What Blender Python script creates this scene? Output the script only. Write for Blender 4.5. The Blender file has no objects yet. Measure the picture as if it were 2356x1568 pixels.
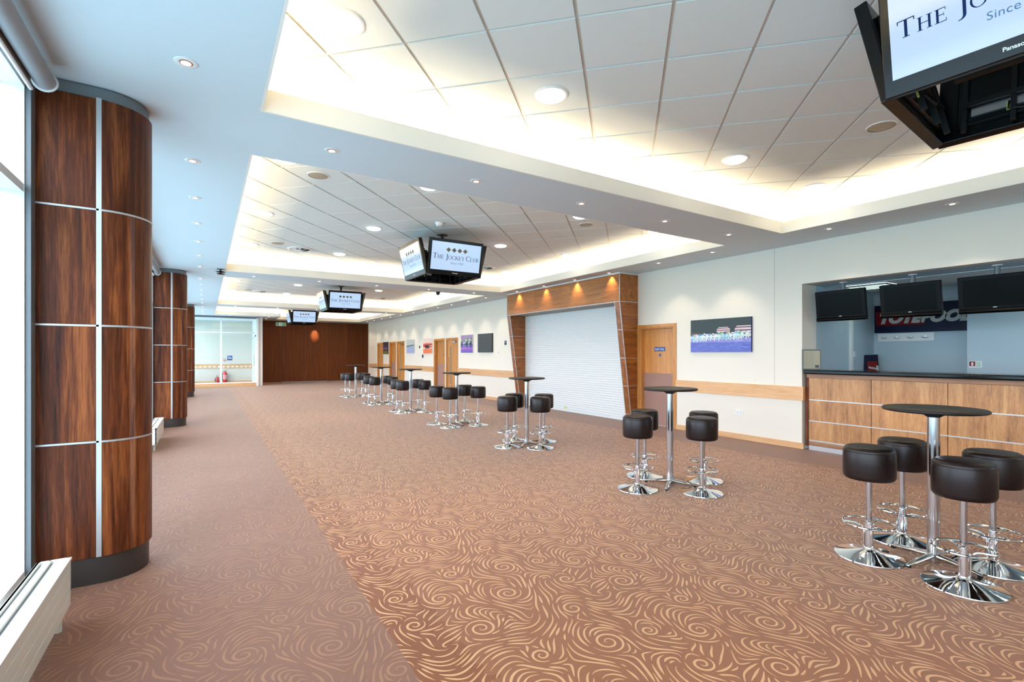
import bpy, bmesh, math, random
from math import sin, cos, pi, radians, sqrt, atan2
from mathutils import Vector, Matrix

S = bpy.context.scene
COL = S.collection

# ------------------------------------------------------------------ camera
cam_d = bpy.data.cameras.new('camera')
cam_d.sensor_width = 36.0
cam_d.lens = 1126.0 / 2356.0 * 36.0
cam_d.shift_x = -0.0001
cam_d.shift_y = (814.2 - 784.0) / 2356.0
cam_d.clip_start = 0.05
cam = bpy.data.objects.new('camera', cam_d)
cam.location = (0, 0, 1.5)
cam.rotation_euler = (radians(90), 0, radians(-32.05))
COL.objects.link(cam)
S.camera = cam

# ------------------------------------------------------------------ light set-up, exposure
S.view_settings.view_transform = 'Standard'
S.view_settings.look = 'None'
S.view_settings.gamma = 1.0
S.view_settings.use_curve_mapping = False
S.view_settings.exposure = 0.32
S.cycles.use_denoising = True
S.cycles.max_bounces = 6
S.cycles.diffuse_bounces = 4
S.cycles.glossy_bounces = 3
S.cycles.use_adaptive_sampling = True
S.cycles.adaptive_threshold = 0.03
S.cycles.transparent_max_bounces = 8
S.cycles.caustics_reflective = False
S.cycles.caustics_refractive = False
S.cycles.sample_clamp_indirect = 6.0

SKY = 9.0          # daylight through the left-hand windows
COVE = 10.0        # watts per metre of cove tube
COVE_COL = (1.0, 0.80, 0.54)

world = bpy.data.worlds.new('sky')
S.world = world
world.use_nodes = True
wn = world.node_tree
wn.nodes.clear()
wo = wn.nodes.new('ShaderNodeOutputWorld')
wb = wn.nodes.new('ShaderNodeBackground')
wt = wn.nodes.new('ShaderNodeTexCoord')
ws = wn.nodes.new('ShaderNodeSeparateXYZ')
wr = wn.nodes.new('ShaderNodeValToRGB')
wm = wn.nodes.new('ShaderNodeMapRange')
wm.inputs['From Min'].default_value = -1
wn.links.new(wt.outputs['Generated'], ws.inputs[0])
wn.links.new(ws.outputs['Z'], wm.inputs['Value'])
wn.links.new(wm.outputs[0], wr.inputs[0])
wr.color_ramp.elements[0].position = 0.485
wr.color_ramp.elements[0].color = (0.19, 0.325, 0.415, 1)
wr.color_ramp.elements[1].position = 0.52
wr.color_ramp.elements[1].color = (0.66, 0.75, 0.90, 1)
# upper sky colours darkened, standing in for an unseen stand roof
for p_, c_ in ((0.72, (0.66, 0.75, 0.90, 1)), (0.82, (0.42, 0.50, 0.62, 1)), (1.0, (0.24, 0.30, 0.40, 1))):
    e = wr.color_ramp.elements.new(p_); e.color = c_
wn.links.new(wr.outputs[0], wb.inputs['Color'])
wb.inputs['Strength'].default_value = SKY
wn.links.new(wb.outputs[0], wo.inputs['Surface'])


def area(name, loc, size, power, color, rot=(0, 0, 0), portal=False):
    l = bpy.data.lights.new(name, 'AREA')
    l.shape = 'RECTANGLE'
    l.size, l.size_y = size
    l.energy = power
    l.color = color
    if portal:
        l.cycles.is_portal = True
    o = bpy.data.objects.new(name, l)
    o.location = loc
    o.rotation_euler = rot
    COL.objects.link(o)
    return o


# daylight portals in the window openings (no light of their own, they only guide the sky light)
for k, (ya, yb) in enumerate(((-5.0, 4.1), (4.7, 12.2), (12.9, 20.4), (21.0, 29.8))):
    area('window_portal', (-1.10, (ya + yb) / 2, 1.7), (3.05, yb - ya), 1.0, (1, 1, 1), (0, radians(-90), 0), True)


# ------------------------------------------------------------------ helpers
def srgb(r, g, b, k=1.0):
    def f(c):
        c /= 255.0
        return (c / 12.92 if c <= 0.04045 else ((c + 0.055) / 1.055) ** 2.4) * k
    return (f(r), f(g), f(b), 1.0)


class NT:
    """small node-tree helper"""
    def __init__(self, name):
        self.m = bpy.data.materials.new(name)
        self.m.use_nodes = True
        self.t = self.m.node_tree
        self.b = self.t.nodes['Principled BSDF']
        self.out = self.t.nodes['Material Output']

    def n(self, typ, **kw):
        nd = self.t.nodes.new(typ)
        for k, v in kw.items():
            setattr(nd, k, v)
        return nd

    def l(self, a, b):
        self.t.links.new(a, b)

    def put(self, sock, v):
        if isinstance(v, bpy.types.NodeSocket):
            self.l(v, sock)
        else:
            sock.default_value = v

    def math(self, op, a, b=None, c=None, clamp=False):
        nd = self.n('ShaderNodeMath', operation=op, use_clamp=clamp)
        self.put(nd.inputs[0], a)
        if b is not None:
            self.put(nd.inputs[1], b)
        if c is not None:
            self.put(nd.inputs[2], c)
        return nd.outputs[0]

    def vmath(self, op, a, b=None):
        nd = self.n('ShaderNodeVectorMath', operation=op)
        self.put(nd.inputs[0], a)
        if b is not None:
            if op == 'SCALE':
                self.put(nd.inputs['Scale'], b)
            else:
                self.put(nd.inputs[1], b)
        return nd.outputs['Value'] if op in ('LENGTH', 'DOT_PRODUCT', 'DISTANCE') else nd.outputs['Vector']

    def noise(self, vec, scale, detail=2.0, rough=0.5, dist=0.0, dim='3D'):
        nd = self.n('ShaderNodeTexNoise', noise_dimensions=dim)
        if vec is not None:
            self.l(vec, nd.inputs['Vector'])
        nd.inputs['Scale'].default_value = scale
        nd.inputs['Detail'].default_value = detail
        nd.inputs['Roughness'].default_value = rough
        nd.inputs['Distortion'].default_value = dist
        return nd

    def mix(self, fac, a, b, blend='MIX'):
        nd = self.n('ShaderNodeMix', data_type='RGBA', blend_type=blend)
        self.put(nd.inputs['Factor'], fac)
        self.put(nd.inputs['A'], a)
        self.put(nd.inputs['B'], b)
        return nd.outputs['Result']

    def smooth(self, v, lo, hi):
        nd = self.n('ShaderNodeMapRange', interpolation_type='SMOOTHSTEP')
        self.put(nd.inputs['Value'], v)
        self.put(nd.inputs['From Min'], lo)
        self.put(nd.inputs['From Max'], hi)
        return nd.outputs[0]

    def ramp(self, fac, stops):
        nd = self.n('ShaderNodeValToRGB')
        el = nd.color_ramp.elements
        el[0].position, el[0].color = stops[0][0], stops[0][1]
        el[1].position, el[1].color = stops[-1][0], stops[-1][1]
        for p, c in stops[1:-1]:
            q = el.new(p)
            q.color = c
        self.l(fac, nd.inputs[0])
        return nd.outputs[0]

    def bump(self, h, strength, dist=0.002):
        nd = self.n('ShaderNodeBump')
        nd.inputs['Strength'].default_value = strength
        nd.inputs['Distance'].default_value = dist
        self.l(h, nd.inputs['Height'])
        self.l(nd.outputs[0], self.b.inputs['Normal'])

    def coord(self):
        return self.n('ShaderNodeTexCoord').outputs['Object']


def plain(name, col, rough=0.5, metal=0.0, spec=0.5, nscale=0, namp=0.05, bump=0.0, coat=0.0):
    t = NT(name)
    t.b.inputs['Roughness'].default_value = rough
    t.b.inputs['Metallic'].default_value = metal
    t.b.inputs['Specular IOR Level'].default_value = spec
    t.b.inputs['Coat Weight'].default_value = coat
    if nscale:
        nz = t.noise(t.coord(), nscale, 3, 0.6)
        dark = (col[0] * (1 - namp), col[1] * (1 - namp), col[2] * (1 - namp), 1)
        lite = (min(1, col[0] * (1 + namp)), min(1, col[1] * (1 + namp)), min(1, col[2] * (1 + namp)), 1)
        t.l(t.mix(nz.outputs[0], dark, lite), t.b.inputs['Base Color'])
        if bump:
            t.bump(nz.outputs[0], bump)
    else:
        t.b.inputs['Base Color'].default_value = col
    return t.m


def emit(name, col, strength):
    t = NT(name)
    t.b.inputs['Base Color'].default_value = (0.8, 0.8, 0.8, 1)
    t.b.inputs['Emission Color'].default_value = col
    t.b.inputs['Emission Strength'].default_value = strength
    return t.m


def wood(name, dark, mid, light, axis='Z', scale=9.0, stretch=0.06, rough=0.35, contrast=1.0, fine=90.0, coat=0.0):
    """veneer: bands that run along one axis, warped so that flame figures appear, plus fine pores"""
    t = NT(name)
    c = t.coord()
    rnd = t.n('ShaderNodeObjectInfo').outputs['Random']
    off = t.n('ShaderNodeCombineXYZ')
    for i in range(3):
        t.l(t.math('MULTIPLY', rnd, (37.0, 91.0, 53.0)[i]), off.inputs[i])
    v = t.vmath('ADD', c, off.outputs[0])
    sc = [1.0, 1.0, 1.0]
    sc['XYZ'.index(axis)] = stretch
    v1 = t.vmath('MULTIPLY', v, tuple(sc))
    warp = t.noise(v1, scale * 0.45, 2, 0.5)
    wv = t.vmath('SCALE', t.vmath('SUBTRACT', warp.outputs['Color'], (0.5, 0.5, 0.5)), 0.30)
    v2 = t.vmath('ADD', v1, wv)
    n1 = t.noise(v2, scale, 4, 0.6, 0.4)
    n2 = t.noise(v1, fine, 4, 0.7)
    n3 = t.noise(v2, scale * 3.3, 3, 0.6)
    f = t.math('ADD', t.math('MULTIPLY', n1.outputs[0], 0.46), t.math('MULTIPLY', n3.outputs[0], 0.24))
    f = t.math('ADD', f, t.math('MULTIPLY', n2.outputs[0], 0.30))
    w = 0.14 / contrast
    colr = t.ramp(f, [(0.5 - 1.25 * w, dark), (0.5, mid), (0.5 + w * 1.15, light)])
    tint = t.math('ADD', t.math('MULTIPLY', rnd, 0.22), 0.89)
    cc = t.vmath('SCALE', colr, tint)
    t.l(cc, t.b.inputs['Base Color'])
    t.b.inputs['Roughness'].default_value = rough
    t.b.inputs['Coat Weight'].default_value = coat
    t.b.inputs['Coat Roughness'].default_value = 0.2
    return t.m


# ---- carpet ---------------------------------------------------------------
def carpet(kind):
    """kind 'base' = ground pile, 'line' = the paler swirl strokes; colours change with the zones across the room"""
    t = NT('carpet_' + kind)
    P0 = t.coord()
    sep = t.n('ShaderNodeSeparateXYZ'); t.l(P0, sep.inputs[0])
    X = sep.outputs['X']
    n3 = t.noise(P0, 14.0, 1.0, 0.5)
    Xr = t.math('ADD', X, t.math('MULTIPLY', t.math('SUBTRACT', n3.outputs[0], 0.5), 0.22))
    bl = t.math('MULTIPLY', t.math('GREATER_THAN', X, 0.835), t.math('LESS_THAN', Xr, 1.12))
    br = t.math('MULTIPLY', t.math('GREATER_THAN', Xr, 6.66), t.math('LESS_THAN', X, 6.98))
    border = t.math('MAXIMUM', bl, br)
    left = t.math('LESS_THAN', X, 0.835)
    right = t.math('GREATER_THAN', X, 6.98)
    A, Lf, Rt, Bd = srgb(136, 82, 50), srgb(126, 84, 66), srgb(116, 66, 34), srgb(124, 66, 30)  # Lf has the pinkish daylight sheen put into its colour
    base = t.mix(left, A, Lf)
    base = t.mix(right, base, Rt)
    base = t.mix(border, base, Bd)
    if kind == 'line':
        ln = srgb(212, 162, 116)
        k = t.math('SUBTRACT', 0.92, t.math('MULTIPLY', left, 0.68))
        k = t.math('SUBTRACT', k, t.math('MULTIPLY', right, 0.82))
        edge = t.noise(P0, 420.0, 1.0, 0.6)
        k = t.math('MULTIPLY', k, t.math('ADD', 0.72, t.math('MULTIPLY', edge.outputs[0], 0.5)), clamp=True)
        base = t.mix(k, base, ln)
    pile = t.noise(P0, 330.0, 2.0, 0.7)
    pil = t.math('ADD', 0.80, t.math('MULTIPLY', pile.outputs[0], 0.40))
    blot = t.noise(P0, 1.1, 3.0, 0.6)
    col = t.vmath('SCALE', base, t.math('MULTIPLY', pil, t.math('ADD', 0.92, t.math('MULTIPLY', blot.outputs[0], 0.16))))
    t.l(col, t.b.inputs['Base Color'])
    t.b.inputs['Roughness'].default_value = 0.55
    t.b.inputs['Specular IOR Level'].default_value = 0.55
    t.b.inputs['Sheen Weight'].default_value = 0.3
    t.b.inputs['Sheen Roughness'].default_value = 0.3
    t.b.inputs['Sheen Tint'].default_value = (1.0, 0.90, 0.80, 1)
    t.bump(pile.outputs[0], 0.5, 0.004)
    return t.m


def swirl_strokes(L=1.06, sepd=0.034, seed=11):
    """tapered strokes of one repeat of the carpet design: spirals, the arcs that hug them and flame strokes between"""
    rnd = random.Random(seed)
    cen = [(0.22, 0.24, 0.092, 1), (0.78, 0.14, 0.070, -1), (0.55, 0.50, 0.086, 1), (0.98, 0.46, 0.060, 1), (0.16, 0.66, 0.066, -1), (0.72, 0.84, 0.094, -1), (0.36, 0.93, 0.056, 1), (0.98, 0.80, 0.050, 1)]

    def wrap(d):
        return (d + L / 2) % L - L / 2
    pts = {}
    cell = sepd

    def add(x, y, tag_):
        k = (int((x % L) / cell), int((y % L) / cell))
        pts.setdefault(k, []).append((x % L, y % L, tag_))
    nc = int(L / cell) + 1

    def near(x, y, d, own=None):
        kx, ky = int((x % L) / cell), int((y % L) / cell)
        for a in (-1, 0, 1):
            for b in (-1, 0, 1):
                for k in {((kx + a) % nc, (ky + b) % nc), ((kx + a) % int(L / cell), (ky + b) % int(L / cell))}:
                    for px, py, tg in pts.get(k, ()):
                        if tg != own:
                            dx, dy = wrap(px - x), wrap(py - y)
                            if dx * dx + dy * dy < d * d:
                                return True
        return False

    def field(x, y):
        fx_ = 0.8 * cos(2 * pi * (y / L) * 2 + 1.1 * sin(2 * pi * x / L)) + 0.5
        fy_ = 0.9 * sin(2 * pi * (x / L) * 2 + 0.9 * cos(2 * pi * y / L)) + 0.4 * sin(2 * pi * (x + y) / L)
        for cx, cy, r, sg in cen:
            dx, dy = wrap(x - cx), wrap(y - cy)
            d = sqrt(dx * dx + dy * dy) + 1e-6
            w = 3.2 * math.exp(-((d / (r * 1.9)) ** 2))
            fx_ += w * sg * (-dy / d) + 0.35 * w * dx / d
            fy_ += w * sg * (dx / d) + 0.35 * w * dy / d
        n = sqrt(fx_ * fx_ + fy_ * fy_) + 1e-9
        return fx_ / n, fy_ / n
    out = []
    for i, (cx, cy, r, sg) in enumerate(cen):
        turns = 2.1 if r > 0.08 else 1.6
        n = int(26 * turns)
        pl = []
        ph0 = rnd.uniform(0, 6.28)
        for k in range(n + 1):
            u = k / n
            rr = 0.008 + (r - 0.008) * u
            a = ph0 + sg * 2 * pi * turns * u
            pl.append((cx + rr * cos(a), cy + rr * sin(a)))
        out.append((pl, 0.0070, 0.70))
        for p in pl:
            add(p[0], p[1], i)
    tg = 100
    cand = [(rnd.random() * L, rnd.random() * L) for _ in range(5200)]
    for x, y in cand:
        if near(x, y, sepd * 0.80):
            continue
        tg += 1
        maxlen = rnd.uniform(0.13, 0.34)
        line = [(x, y)]
        for dirn in (1, -1):
            px, py = x, y
            ln = 0.0
            while ln < maxlen / 2:
                vx, vy = field(px, py)
                mx, my = px + dirn * vx * 0.005, py + dirn * vy * 0.005
                vx, vy = field(mx, my)
                px, py = px + dirn * vx * 0.010, py + dirn * vy * 0.010
                if near(px, py, sepd * 0.55, tg):
                    break
                ln += 0.010
                if dirn == 1:
                    line.append((px, py))
                else:
                    line.insert(0, (px, py))
        if len(line) < 4:
            continue
        for p in line:
            add(p[0], p[1], tg)
        out.append((line, rnd.uniform(0.0046, 0.0074), rnd.uniform(0.25, 0.45)))
    return out, L


def build_floor():
    import numpy as np
    strokes, L = swirl_strokes()

    def ribbons(step, y_squash=1.0):
        V, F = [], []
        for line, w, pk in strokes:
            pl = line[::step]
            if pl[-1] != line[-1]:
                pl = pl + [line[-1]]
            n = len(pl)
            base = len(V)
            for i, (x, y) in enumerate(pl):
                a, b_ = pl[max(0, i - 1)], pl[min(n - 1, i + 1)]
                dx, dy = b_[0] - a[0], b_[1] - a[1]
                d = sqrt(dx * dx + dy * dy) + 1e-9
                u = i / (n - 1)
                prof = sin(pi * (0.5 * u / pk if u < pk else 0.5 + 0.5 * (u - pk) / (1 - pk)))
                ww = w * (0.12 + 0.88 * max(0.0, prof) ** 0.75)
                V.append((x - dy / d * ww, y + dx / d * ww))
                V.append((x + dy / d * ww, y - dx / d * ww))
            for i in range(n - 1):
                q = base + 2 * i
                F.append((q, q + 1, q + 3, q + 2))
        return np.array(V), np.array(F)
    fine, coarse = ribbons(1), ribbons(3)
    vs, fs, off = [np.array([(-1.05, YN - 0.1, 0), (10.75, YN - 0.1, 0), (10.75, 29.95, 0), (-1.05, 29.95, 0)])], [np.array([(0, 1, 2, 3)])], 4
    for ix in range(-1, 8):
        for iy in range(0, 27):
            V, F = fine if iy < 7 else coarse
            ox, oy = ix * L, iy * L
            P = np.zeros((len(V), 3))
            P[:, 0] = V[:, 0] + ox
            P[:, 1] = V[:, 1] + oy
            P[:, 2] = 0.0006
            # keep strokes that lie inside the hall
            ctr = P[F].mean(axis=1)
            keep = (ctr[:, 0] > -0.9) & (ctr[:, 0] < 7.97) & (ctr[:, 1] < 28.3)
            keep &= ~((ctr[:, 0] < 2.1) & (ctr[:, 1] > 26.0))
            vs.append(P)
            fs.append(F[keep] + off)
            off += len(P)
    V = np.concatenate(vs); F = np.concatenate(fs)
    me = bpy.data.meshes.new('floor')
    me.vertices.add(len(V)); me.vertices.foreach_set('co', V.ravel())
    me.loops.add(F.size); me.loops.foreach_set('vertex_index', F.ravel())
    me.polygons.add(len(F))
    me.polygons.foreach_set('loop_start', np.arange(0, F.size, 4))
    me.polygons.foreach_set('loop_total', np.full(len(F), 4))
    mi = np.ones(len(F), dtype=int); mi[0] = 0
    me.polygons.foreach_set('material_index', mi)
    me.update(calc_edges=True)
    me.validate()
    me.materials.append(M['carpet']); me.materials.append(M['carpet_line'])
    o = bpy.data.objects.new('floor', me)
    COL.objects.link(o)
    return o


def glass_mat():
    t = NT('window_glass')
    t.t.nodes.remove(t.b)
    lw = t.n('ShaderNodeLayerWeight')
    fr = t.math('ADD', 0.03, t.math('MULTIPLY', t.math('POWER', lw.outputs['Facing'], 5.0), 0.97), clamp=True)
    tr = t.n('ShaderNodeBsdfTransparent'); tr.inputs[0].default_value = (0.97, 0.98, 0.97, 1)
    gl = t.n('ShaderNodeBsdfGlossy'); gl.inputs['Roughness'].default_value = 0.0
    mx = t.n('ShaderNodeMixShader')
    t.l(fr, mx.inputs[0]); t.l(tr.outputs[0], mx.inputs[1]); t.l(gl.outputs[0], mx.inputs[2])
    t.l(mx.outputs[0], t.out.inputs['Surface'])
    return t.m


def screen_mat():
    t = NT('lit_screen')
    c = t.coord()
    s = t.n('ShaderNodeSeparateXYZ'); t.l(c, s.inputs[0])
    f = t.math('ADD', t.math('MULTIPLY', s.outputs['Z'], 0.9), 0.5, clamp=True)
    col = t.mix(f, srgb(176, 206, 250), srgb(190, 218, 250))
    t.b.inputs['Base Color'].default_value = (0.02, 0.02, 0.03, 1)
    t.l(col, t.b.inputs['Emission Color'])
    t.b.inputs['Emission Strength'].default_value = 0.80
    t.b.inputs['Roughness'].default_value = 0.12
    return t.m


M = {}
M['carpet'] = carpet('base')
M['carpet_line'] = carpet('line')
M['wall'] = plain('white_wall_paint', srgb(242, 236, 222), 0.6, nscale=1.5, namp=0.012)
M['wall_cool'] = plain('pale_grey_wall_paint', srgb(182, 200, 210), 0.5, nscale=1.5, namp=0.012)
M['soffit'] = plain('ceiling_paint', srgb(216, 230, 236), 0.7, nscale=1.2, namp=0.012)
M['cove'] = plain('cream_cove_paint', srgb(248, 243, 232), 0.6, nscale=1.2, namp=0.012)
M['tile'] = plain('mineral_ceiling_tile', srgb(229, 234, 231), 0.85, nscale=160, namp=0.05, bump=0.25)
M['tbar'] = plain('ceiling_grid_bar', srgb(206, 198, 188), 0.5)
M['walnut'] = wood('walnut_veneer', srgb(38, 15, 7), srgb(92, 44, 20), srgb(142, 80, 40), 'Z', 9, 0.055, 0.4, 1.3)
M['walnut'].node_tree.nodes['Principled BSDF'].inputs['Specular IOR Level'].default_value = 0.18
M['walnut_h'] = wood('walnut_veneer_level', srgb(112, 60, 20), srgb(168, 102, 42), srgb(200, 134, 66), 'Y', 10, 0.07, 0.35, 1.0)
M['walnut_side'] = wood('walnut_veneer_side', srgb(92, 48, 16), srgb(146, 84, 34), srgb(184, 118, 56), 'X', 9, 0.09, 0.35, 1.1)
M['bar_wood'] = wood('bar_front_veneer', srgb(132, 84, 46), srgb(190, 136, 84), srgb(218, 168, 112), 'Z', 7, 0.12, 0.4, 1.1)
M['bar_rail'] = wood('bar_rail_veneer', srgb(128, 86, 58), srgb(164, 116, 80), srgb(190, 140, 100), 'Y', 14, 0.04, 0.4, 1.1)
M['dark_wood'] = wood('dark_red_veneer', srgb(62, 28, 8), srgb(102, 52, 18), srgb(134, 72, 28), 'Z', 22, 0.02, 0.5, 1.0)
M['dark_wood'].node_tree.nodes['Principled BSDF'].inputs['Specular IOR Level'].default_value = 0.25
M['oak_v'] = wood('oak_veneer', srgb(166, 104, 46), srgb(198, 136, 70), srgb(216, 158, 90), 'Z', 16, 0.05, 0.4, 1.0)
M['oak_h'] = wood('light_oak_rail', srgb(196, 146, 98), srgb(218, 172, 124), srgb(230, 188, 142), 'Y', 12, 0.06, 0.45, 1.0)
M['oak_x'] = wood('light_oak_cross', srgb(196, 146, 98), srgb(218, 172, 124), srgb(230, 188, 142), 'X', 12, 0.06, 0.45, 1.0)
M['mauve'] = plain('mauve_kick_plate', srgb(160, 124, 112), 0.6)
M['chrome'] = plain('polished_chrome', (0.80, 0.82, 0.85, 1), 0.05, 1.0)
M['satin'] = plain('satin_steel', (0.66, 0.66, 0.67, 1), 0.28, 1.0)
M['alu'] = plain('aluminium_strip', srgb(190, 192, 192), 0.35, 0.6)
M['alu_grey'] = plain('grey_painted_metal', srgb(112, 120, 124), 0.45, 0.2)
M['skirt_metal'] = plain('brushed_skirting_metal', srgb(74, 70, 68), 0.4, 0.6)
M['leather'] = plain('dark_brown_leather', srgb(26, 15, 14), 0.36, spec=0.32, nscale=120, namp=0.25, bump=0.12)
M['post'] = plain('brushed_chrome', (0.58, 0.59, 0.62, 1), 0.14, 1.0)
M['top_black'] = plain('black_tabletop', srgb(26, 20, 18), 0.45, spec=0.3, nscale=200, namp=0.15)
M['black'] = plain('black_plastic', srgb(12, 12, 13), 0.22, spec=0.3)
M['tv_black'] = plain('dull_black_casing', srgb(10, 10, 11), 0.35, spec=0.12)
M['black_matt'] = plain('matt_black_metal', srgb(14, 13, 13), 0.6)
M['gloss_black'] = plain('gloss_black_stone', srgb(6, 6, 8), 0.12, spec=0.3)
M['screen_off'] = plain('dark_screen', srgb(14, 18, 18), 0.2, spec=0.06)
M['white'] = plain('white_plastic', srgb(240, 240, 238), 0.4)
M['white_metal'] = plain('white_enamel', srgb(232, 230, 222), 0.35)
M['shutter'] = plain('white_shutter_slat', srgb(240, 242, 240), 0.45)
M['frame_white'] = plain('white_window_frame', srgb(243, 245, 245), 0.4)
M['beige_grille'] = plain('speaker_grille', srgb(178, 168, 146), 0.7, nscale=400, namp=0.2)
M['glass'] = glass_mat()
M['screen'] = screen_mat()
M['logo_gold'] = plain('olive_logo', srgb(112, 108, 84), 0.6)
M['logo_blue'] = plain('navy_logo', srgb(14, 38, 84), 0.6, spec=0.1)
M['logo_soft'] = plain('pale_logo', srgb(84, 118, 158), 0.6, spec=0.1)
M['white_ink'] = plain('white_ink', srgb(240, 240, 240), 0.5)
M['grey_ink'] = plain('silver_ink', srgb(190, 188, 180), 0.5)
M['navy'] = plain('navy_sign', srgb(8, 14, 50), 0.4, spec=0.2)
M['sign_red'] = plain('red_sign', srgb(124, 8, 18), 0.4, spec=0.2)
M['sign_blue'] = plain('blue_sign', srgb(30, 78, 150), 0.4)
M['red'] = plain('red_enamel', srgb(196, 20, 32), 0.25)
M['green'] = emit('green_sign_glow', (0.0, 0.30, 0.10, 1), 0.45)  # glow added to brighten the green print, which is no lamp
M['green'].node_tree.nodes['Principled BSDF'].inputs['Base Color'].default_value = srgb(0, 110, 60)
M['paper'] = plain('paper', srgb(176, 174, 150), 0.7)
M['yellow'] = plain('yellow_sticker', srgb(220, 226, 120), 0.6)
M['blind'] = plain('blind_fabric', srgb(150, 152, 154), 0.6, nscale=60, namp=0.03)
M['lamp'] = emit('lamp_glow', (1.0, 0.88, 0.74, 1), 9.0)
M['disc'] = emit('diffuser_glow', (1.0, 0.95, 0.86, 1), 11.0)
M['louvre_glow'] = emit('louvre_glow', (0.80, 1.0, 0.85, 1), 5.0)
M['screen'].cycles.emission_sampling = 'NONE'
M['lamp'].cycles.emission_sampling = 'NONE'
M['copper'] = plain('warm_reflector', srgb(210, 150, 120), 0.3, 0.5)


class MB:
    """collects shapes and links them as ONE mesh object"""
    def __init__(self):
        self.bm = bmesh.new()
        self.mi = 0

    def face(self, pts):
        vs = [self.bm.verts.new(p) for p in pts]
        f = self.bm.faces.new(vs)
        f.material_index = self.mi
        return f

    def box(self, x0, x1, y0, y1, z0, z1):
        v = [self.bm.verts.new(p) for p in ((x0, y0, z0), (x1, y0, z0), (x1, y1, z0), (x0, y1, z0), (x0, y0, z1), (x1, y0, z1), (x1, y1, z1), (x0, y1, z1))]
        for q in ((0, 3, 2, 1), (4, 5, 6, 7), (0, 1, 5, 4), (1, 2, 6, 5), (2, 3, 7, 6), (3, 0, 4, 7)):
            f = self.bm.faces.new([v[i] for i in q])
            f.material_index = self.mi
        return self

    def prism(self, poly, lo, hi, axis='Z'):
        """poly: 2-D outline; axis Z -> (x,y), axis Y -> (x,z), axis X -> (y,z)"""
        def P(a, b, h):
            return {'Z': (a, b, h), 'Y': (a, h, b), 'X': (h, a, b)}[axis]
        A = [self.bm.verts.new(P(a, b, lo)) for a, b in poly]
        B = [self.bm.verts.new(P(a, b, hi)) for a, b in poly]
        n = len(poly)
        fs = [self.bm.faces.new(A), self.bm.faces.new(B[::-1])]
        for i in range(n):
            fs.append(self.bm.faces.new((A[i], B[i], B[(i + 1) % n], A[(i + 1) % n])))
        for f in fs:
            f.material_index = self.mi
        return self

    def lathe(self, prof, seg=32, c=(0, 0, 0), mat=None):
        rings = []
        for r, z in prof:
            if r < 1e-6:
                rings.append([self.bm.verts.new((c[0], c[1], c[2] + z))])
            else:
                rings.append([self.bm.verts.new((c[0] + r * cos(2 * pi * i / seg), c[1] + r * sin(2 * pi * i / seg), c[2] + z)) for i in range(seg)])
        fs = []
        for a, b in zip(rings, rings[1:]):
            for i in range(seg):
                j = (i + 1) % seg
                if len(a) == 1 and len(b) == 1:
                    break
                if len(a) == 1:
                    fs.append(self.bm.faces.new((a[0], b[i], b[j])))
                elif len(b) == 1:
                    fs.append(self.bm.faces.new((a[j], a[i], b[0])))
                else:
                    fs.append(self.bm.faces.new((a[j], a[i], b[i], b[j])))
        for f in fs:
            f.material_index = self.mi
        if mat is not None:
            vs = {v for r in rings for v in r}
            bmesh.ops.transform(self.bm, matrix=mat, verts=list(vs))
        return self

    def tube(self, pts, r, seg=10, closed=False):
        pts = [Vector(p) for p in pts]
        n = len(pts)
        rings = []
        up = Vector((0, 0, 1))
        rr = r if isinstance(r, (list, tuple)) else [r] * n
        for i, p in enumerate(pts):
            if closed:
                t = pts[(i + 1) % n] - pts[i - 1]
            else:
                t = pts[min(i + 1, n - 1)] - pts[max(i - 1, 0)]
            t.normalize()
            u = up if abs(t.dot(up)) < 0.95 else Vector((1, 0, 0))
            a = t.cross(u).normalized()
            b = a.cross(t).normalized()
            rings.append([self.bm.verts.new(p + rr[i] * (cos(2 * pi * k / seg) * a + sin(2 * pi * k / seg) * b)) for k in range(seg)])
        m = n if closed else n - 1
        for i in range(m):
            A, B = rings[i], rings[(i + 1) % n]
            for k in range(seg):
                f = self.bm.faces.new((A[k], A[(k + 1) % seg], B[(k + 1) % seg], B[k]))
                f.material_index = self.mi
        if not closed:
            for R, rev in ((rings[0], False), (rings[-1], True)):
                f = self.bm.faces.new(R[::-1] if not rev else R)
                f.material_index = self.mi
        return self

    def build(self, name, mats, parent=None, smooth=False, bevel=0.0, seg=2, mat=None, fix=True):
        if mat is not None:
            bmesh.ops.transform(self.bm, matrix=mat, verts=self.bm.verts)
        if fix:
            bmesh.ops.recalc_face_normals(self.bm, faces=self.bm.faces)
        me = bpy.data.meshes.new(name)
        self.bm.to_mesh(me)
        self.bm.free()
        for m in (mats if isinstance(mats, (list, tuple)) else [mats]):
            me.materials.append(m)
        if smooth:
            me.polygons.foreach_set('use_smooth', [True] * len(me.polygons))
            me.set_sharp_from_angle(angle=radians(38))
        o = bpy.data.objects.new(name, me)
        COL.objects.link(o)
        if parent is not None:
            o.parent = parent
        if bevel:
            md = o.modifiers.new('edge', 'BEVEL')
            md.width = bevel
            md.segments = seg
            md.limit_method = 'ANGLE'
            md.harden_normals = False
        return o


def B(*a):
    return MB().box(*a)


def tag(o, label=None, cat=None, group=None, kind=None):
    if label: o['label'] = label
    if cat: o['category'] = cat
    if group: o['group'] = group
    if kind: o['kind'] = kind
    return o


def thing(name, label, cat, loc=(0, 0, 0), rotz=0.0, group=None, kind=None):
    o = bpy.data.objects.new(name, None)
    o.empty_display_size = 0.1
    o.location = loc
    o.rotation_euler = (0, 0, rotz)
    COL.objects.link(o)
    return tag(o, label, cat, group, kind)


def struct(o, label=None, cat=None):
    return tag(o, label, cat, None, 'structure')


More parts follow.
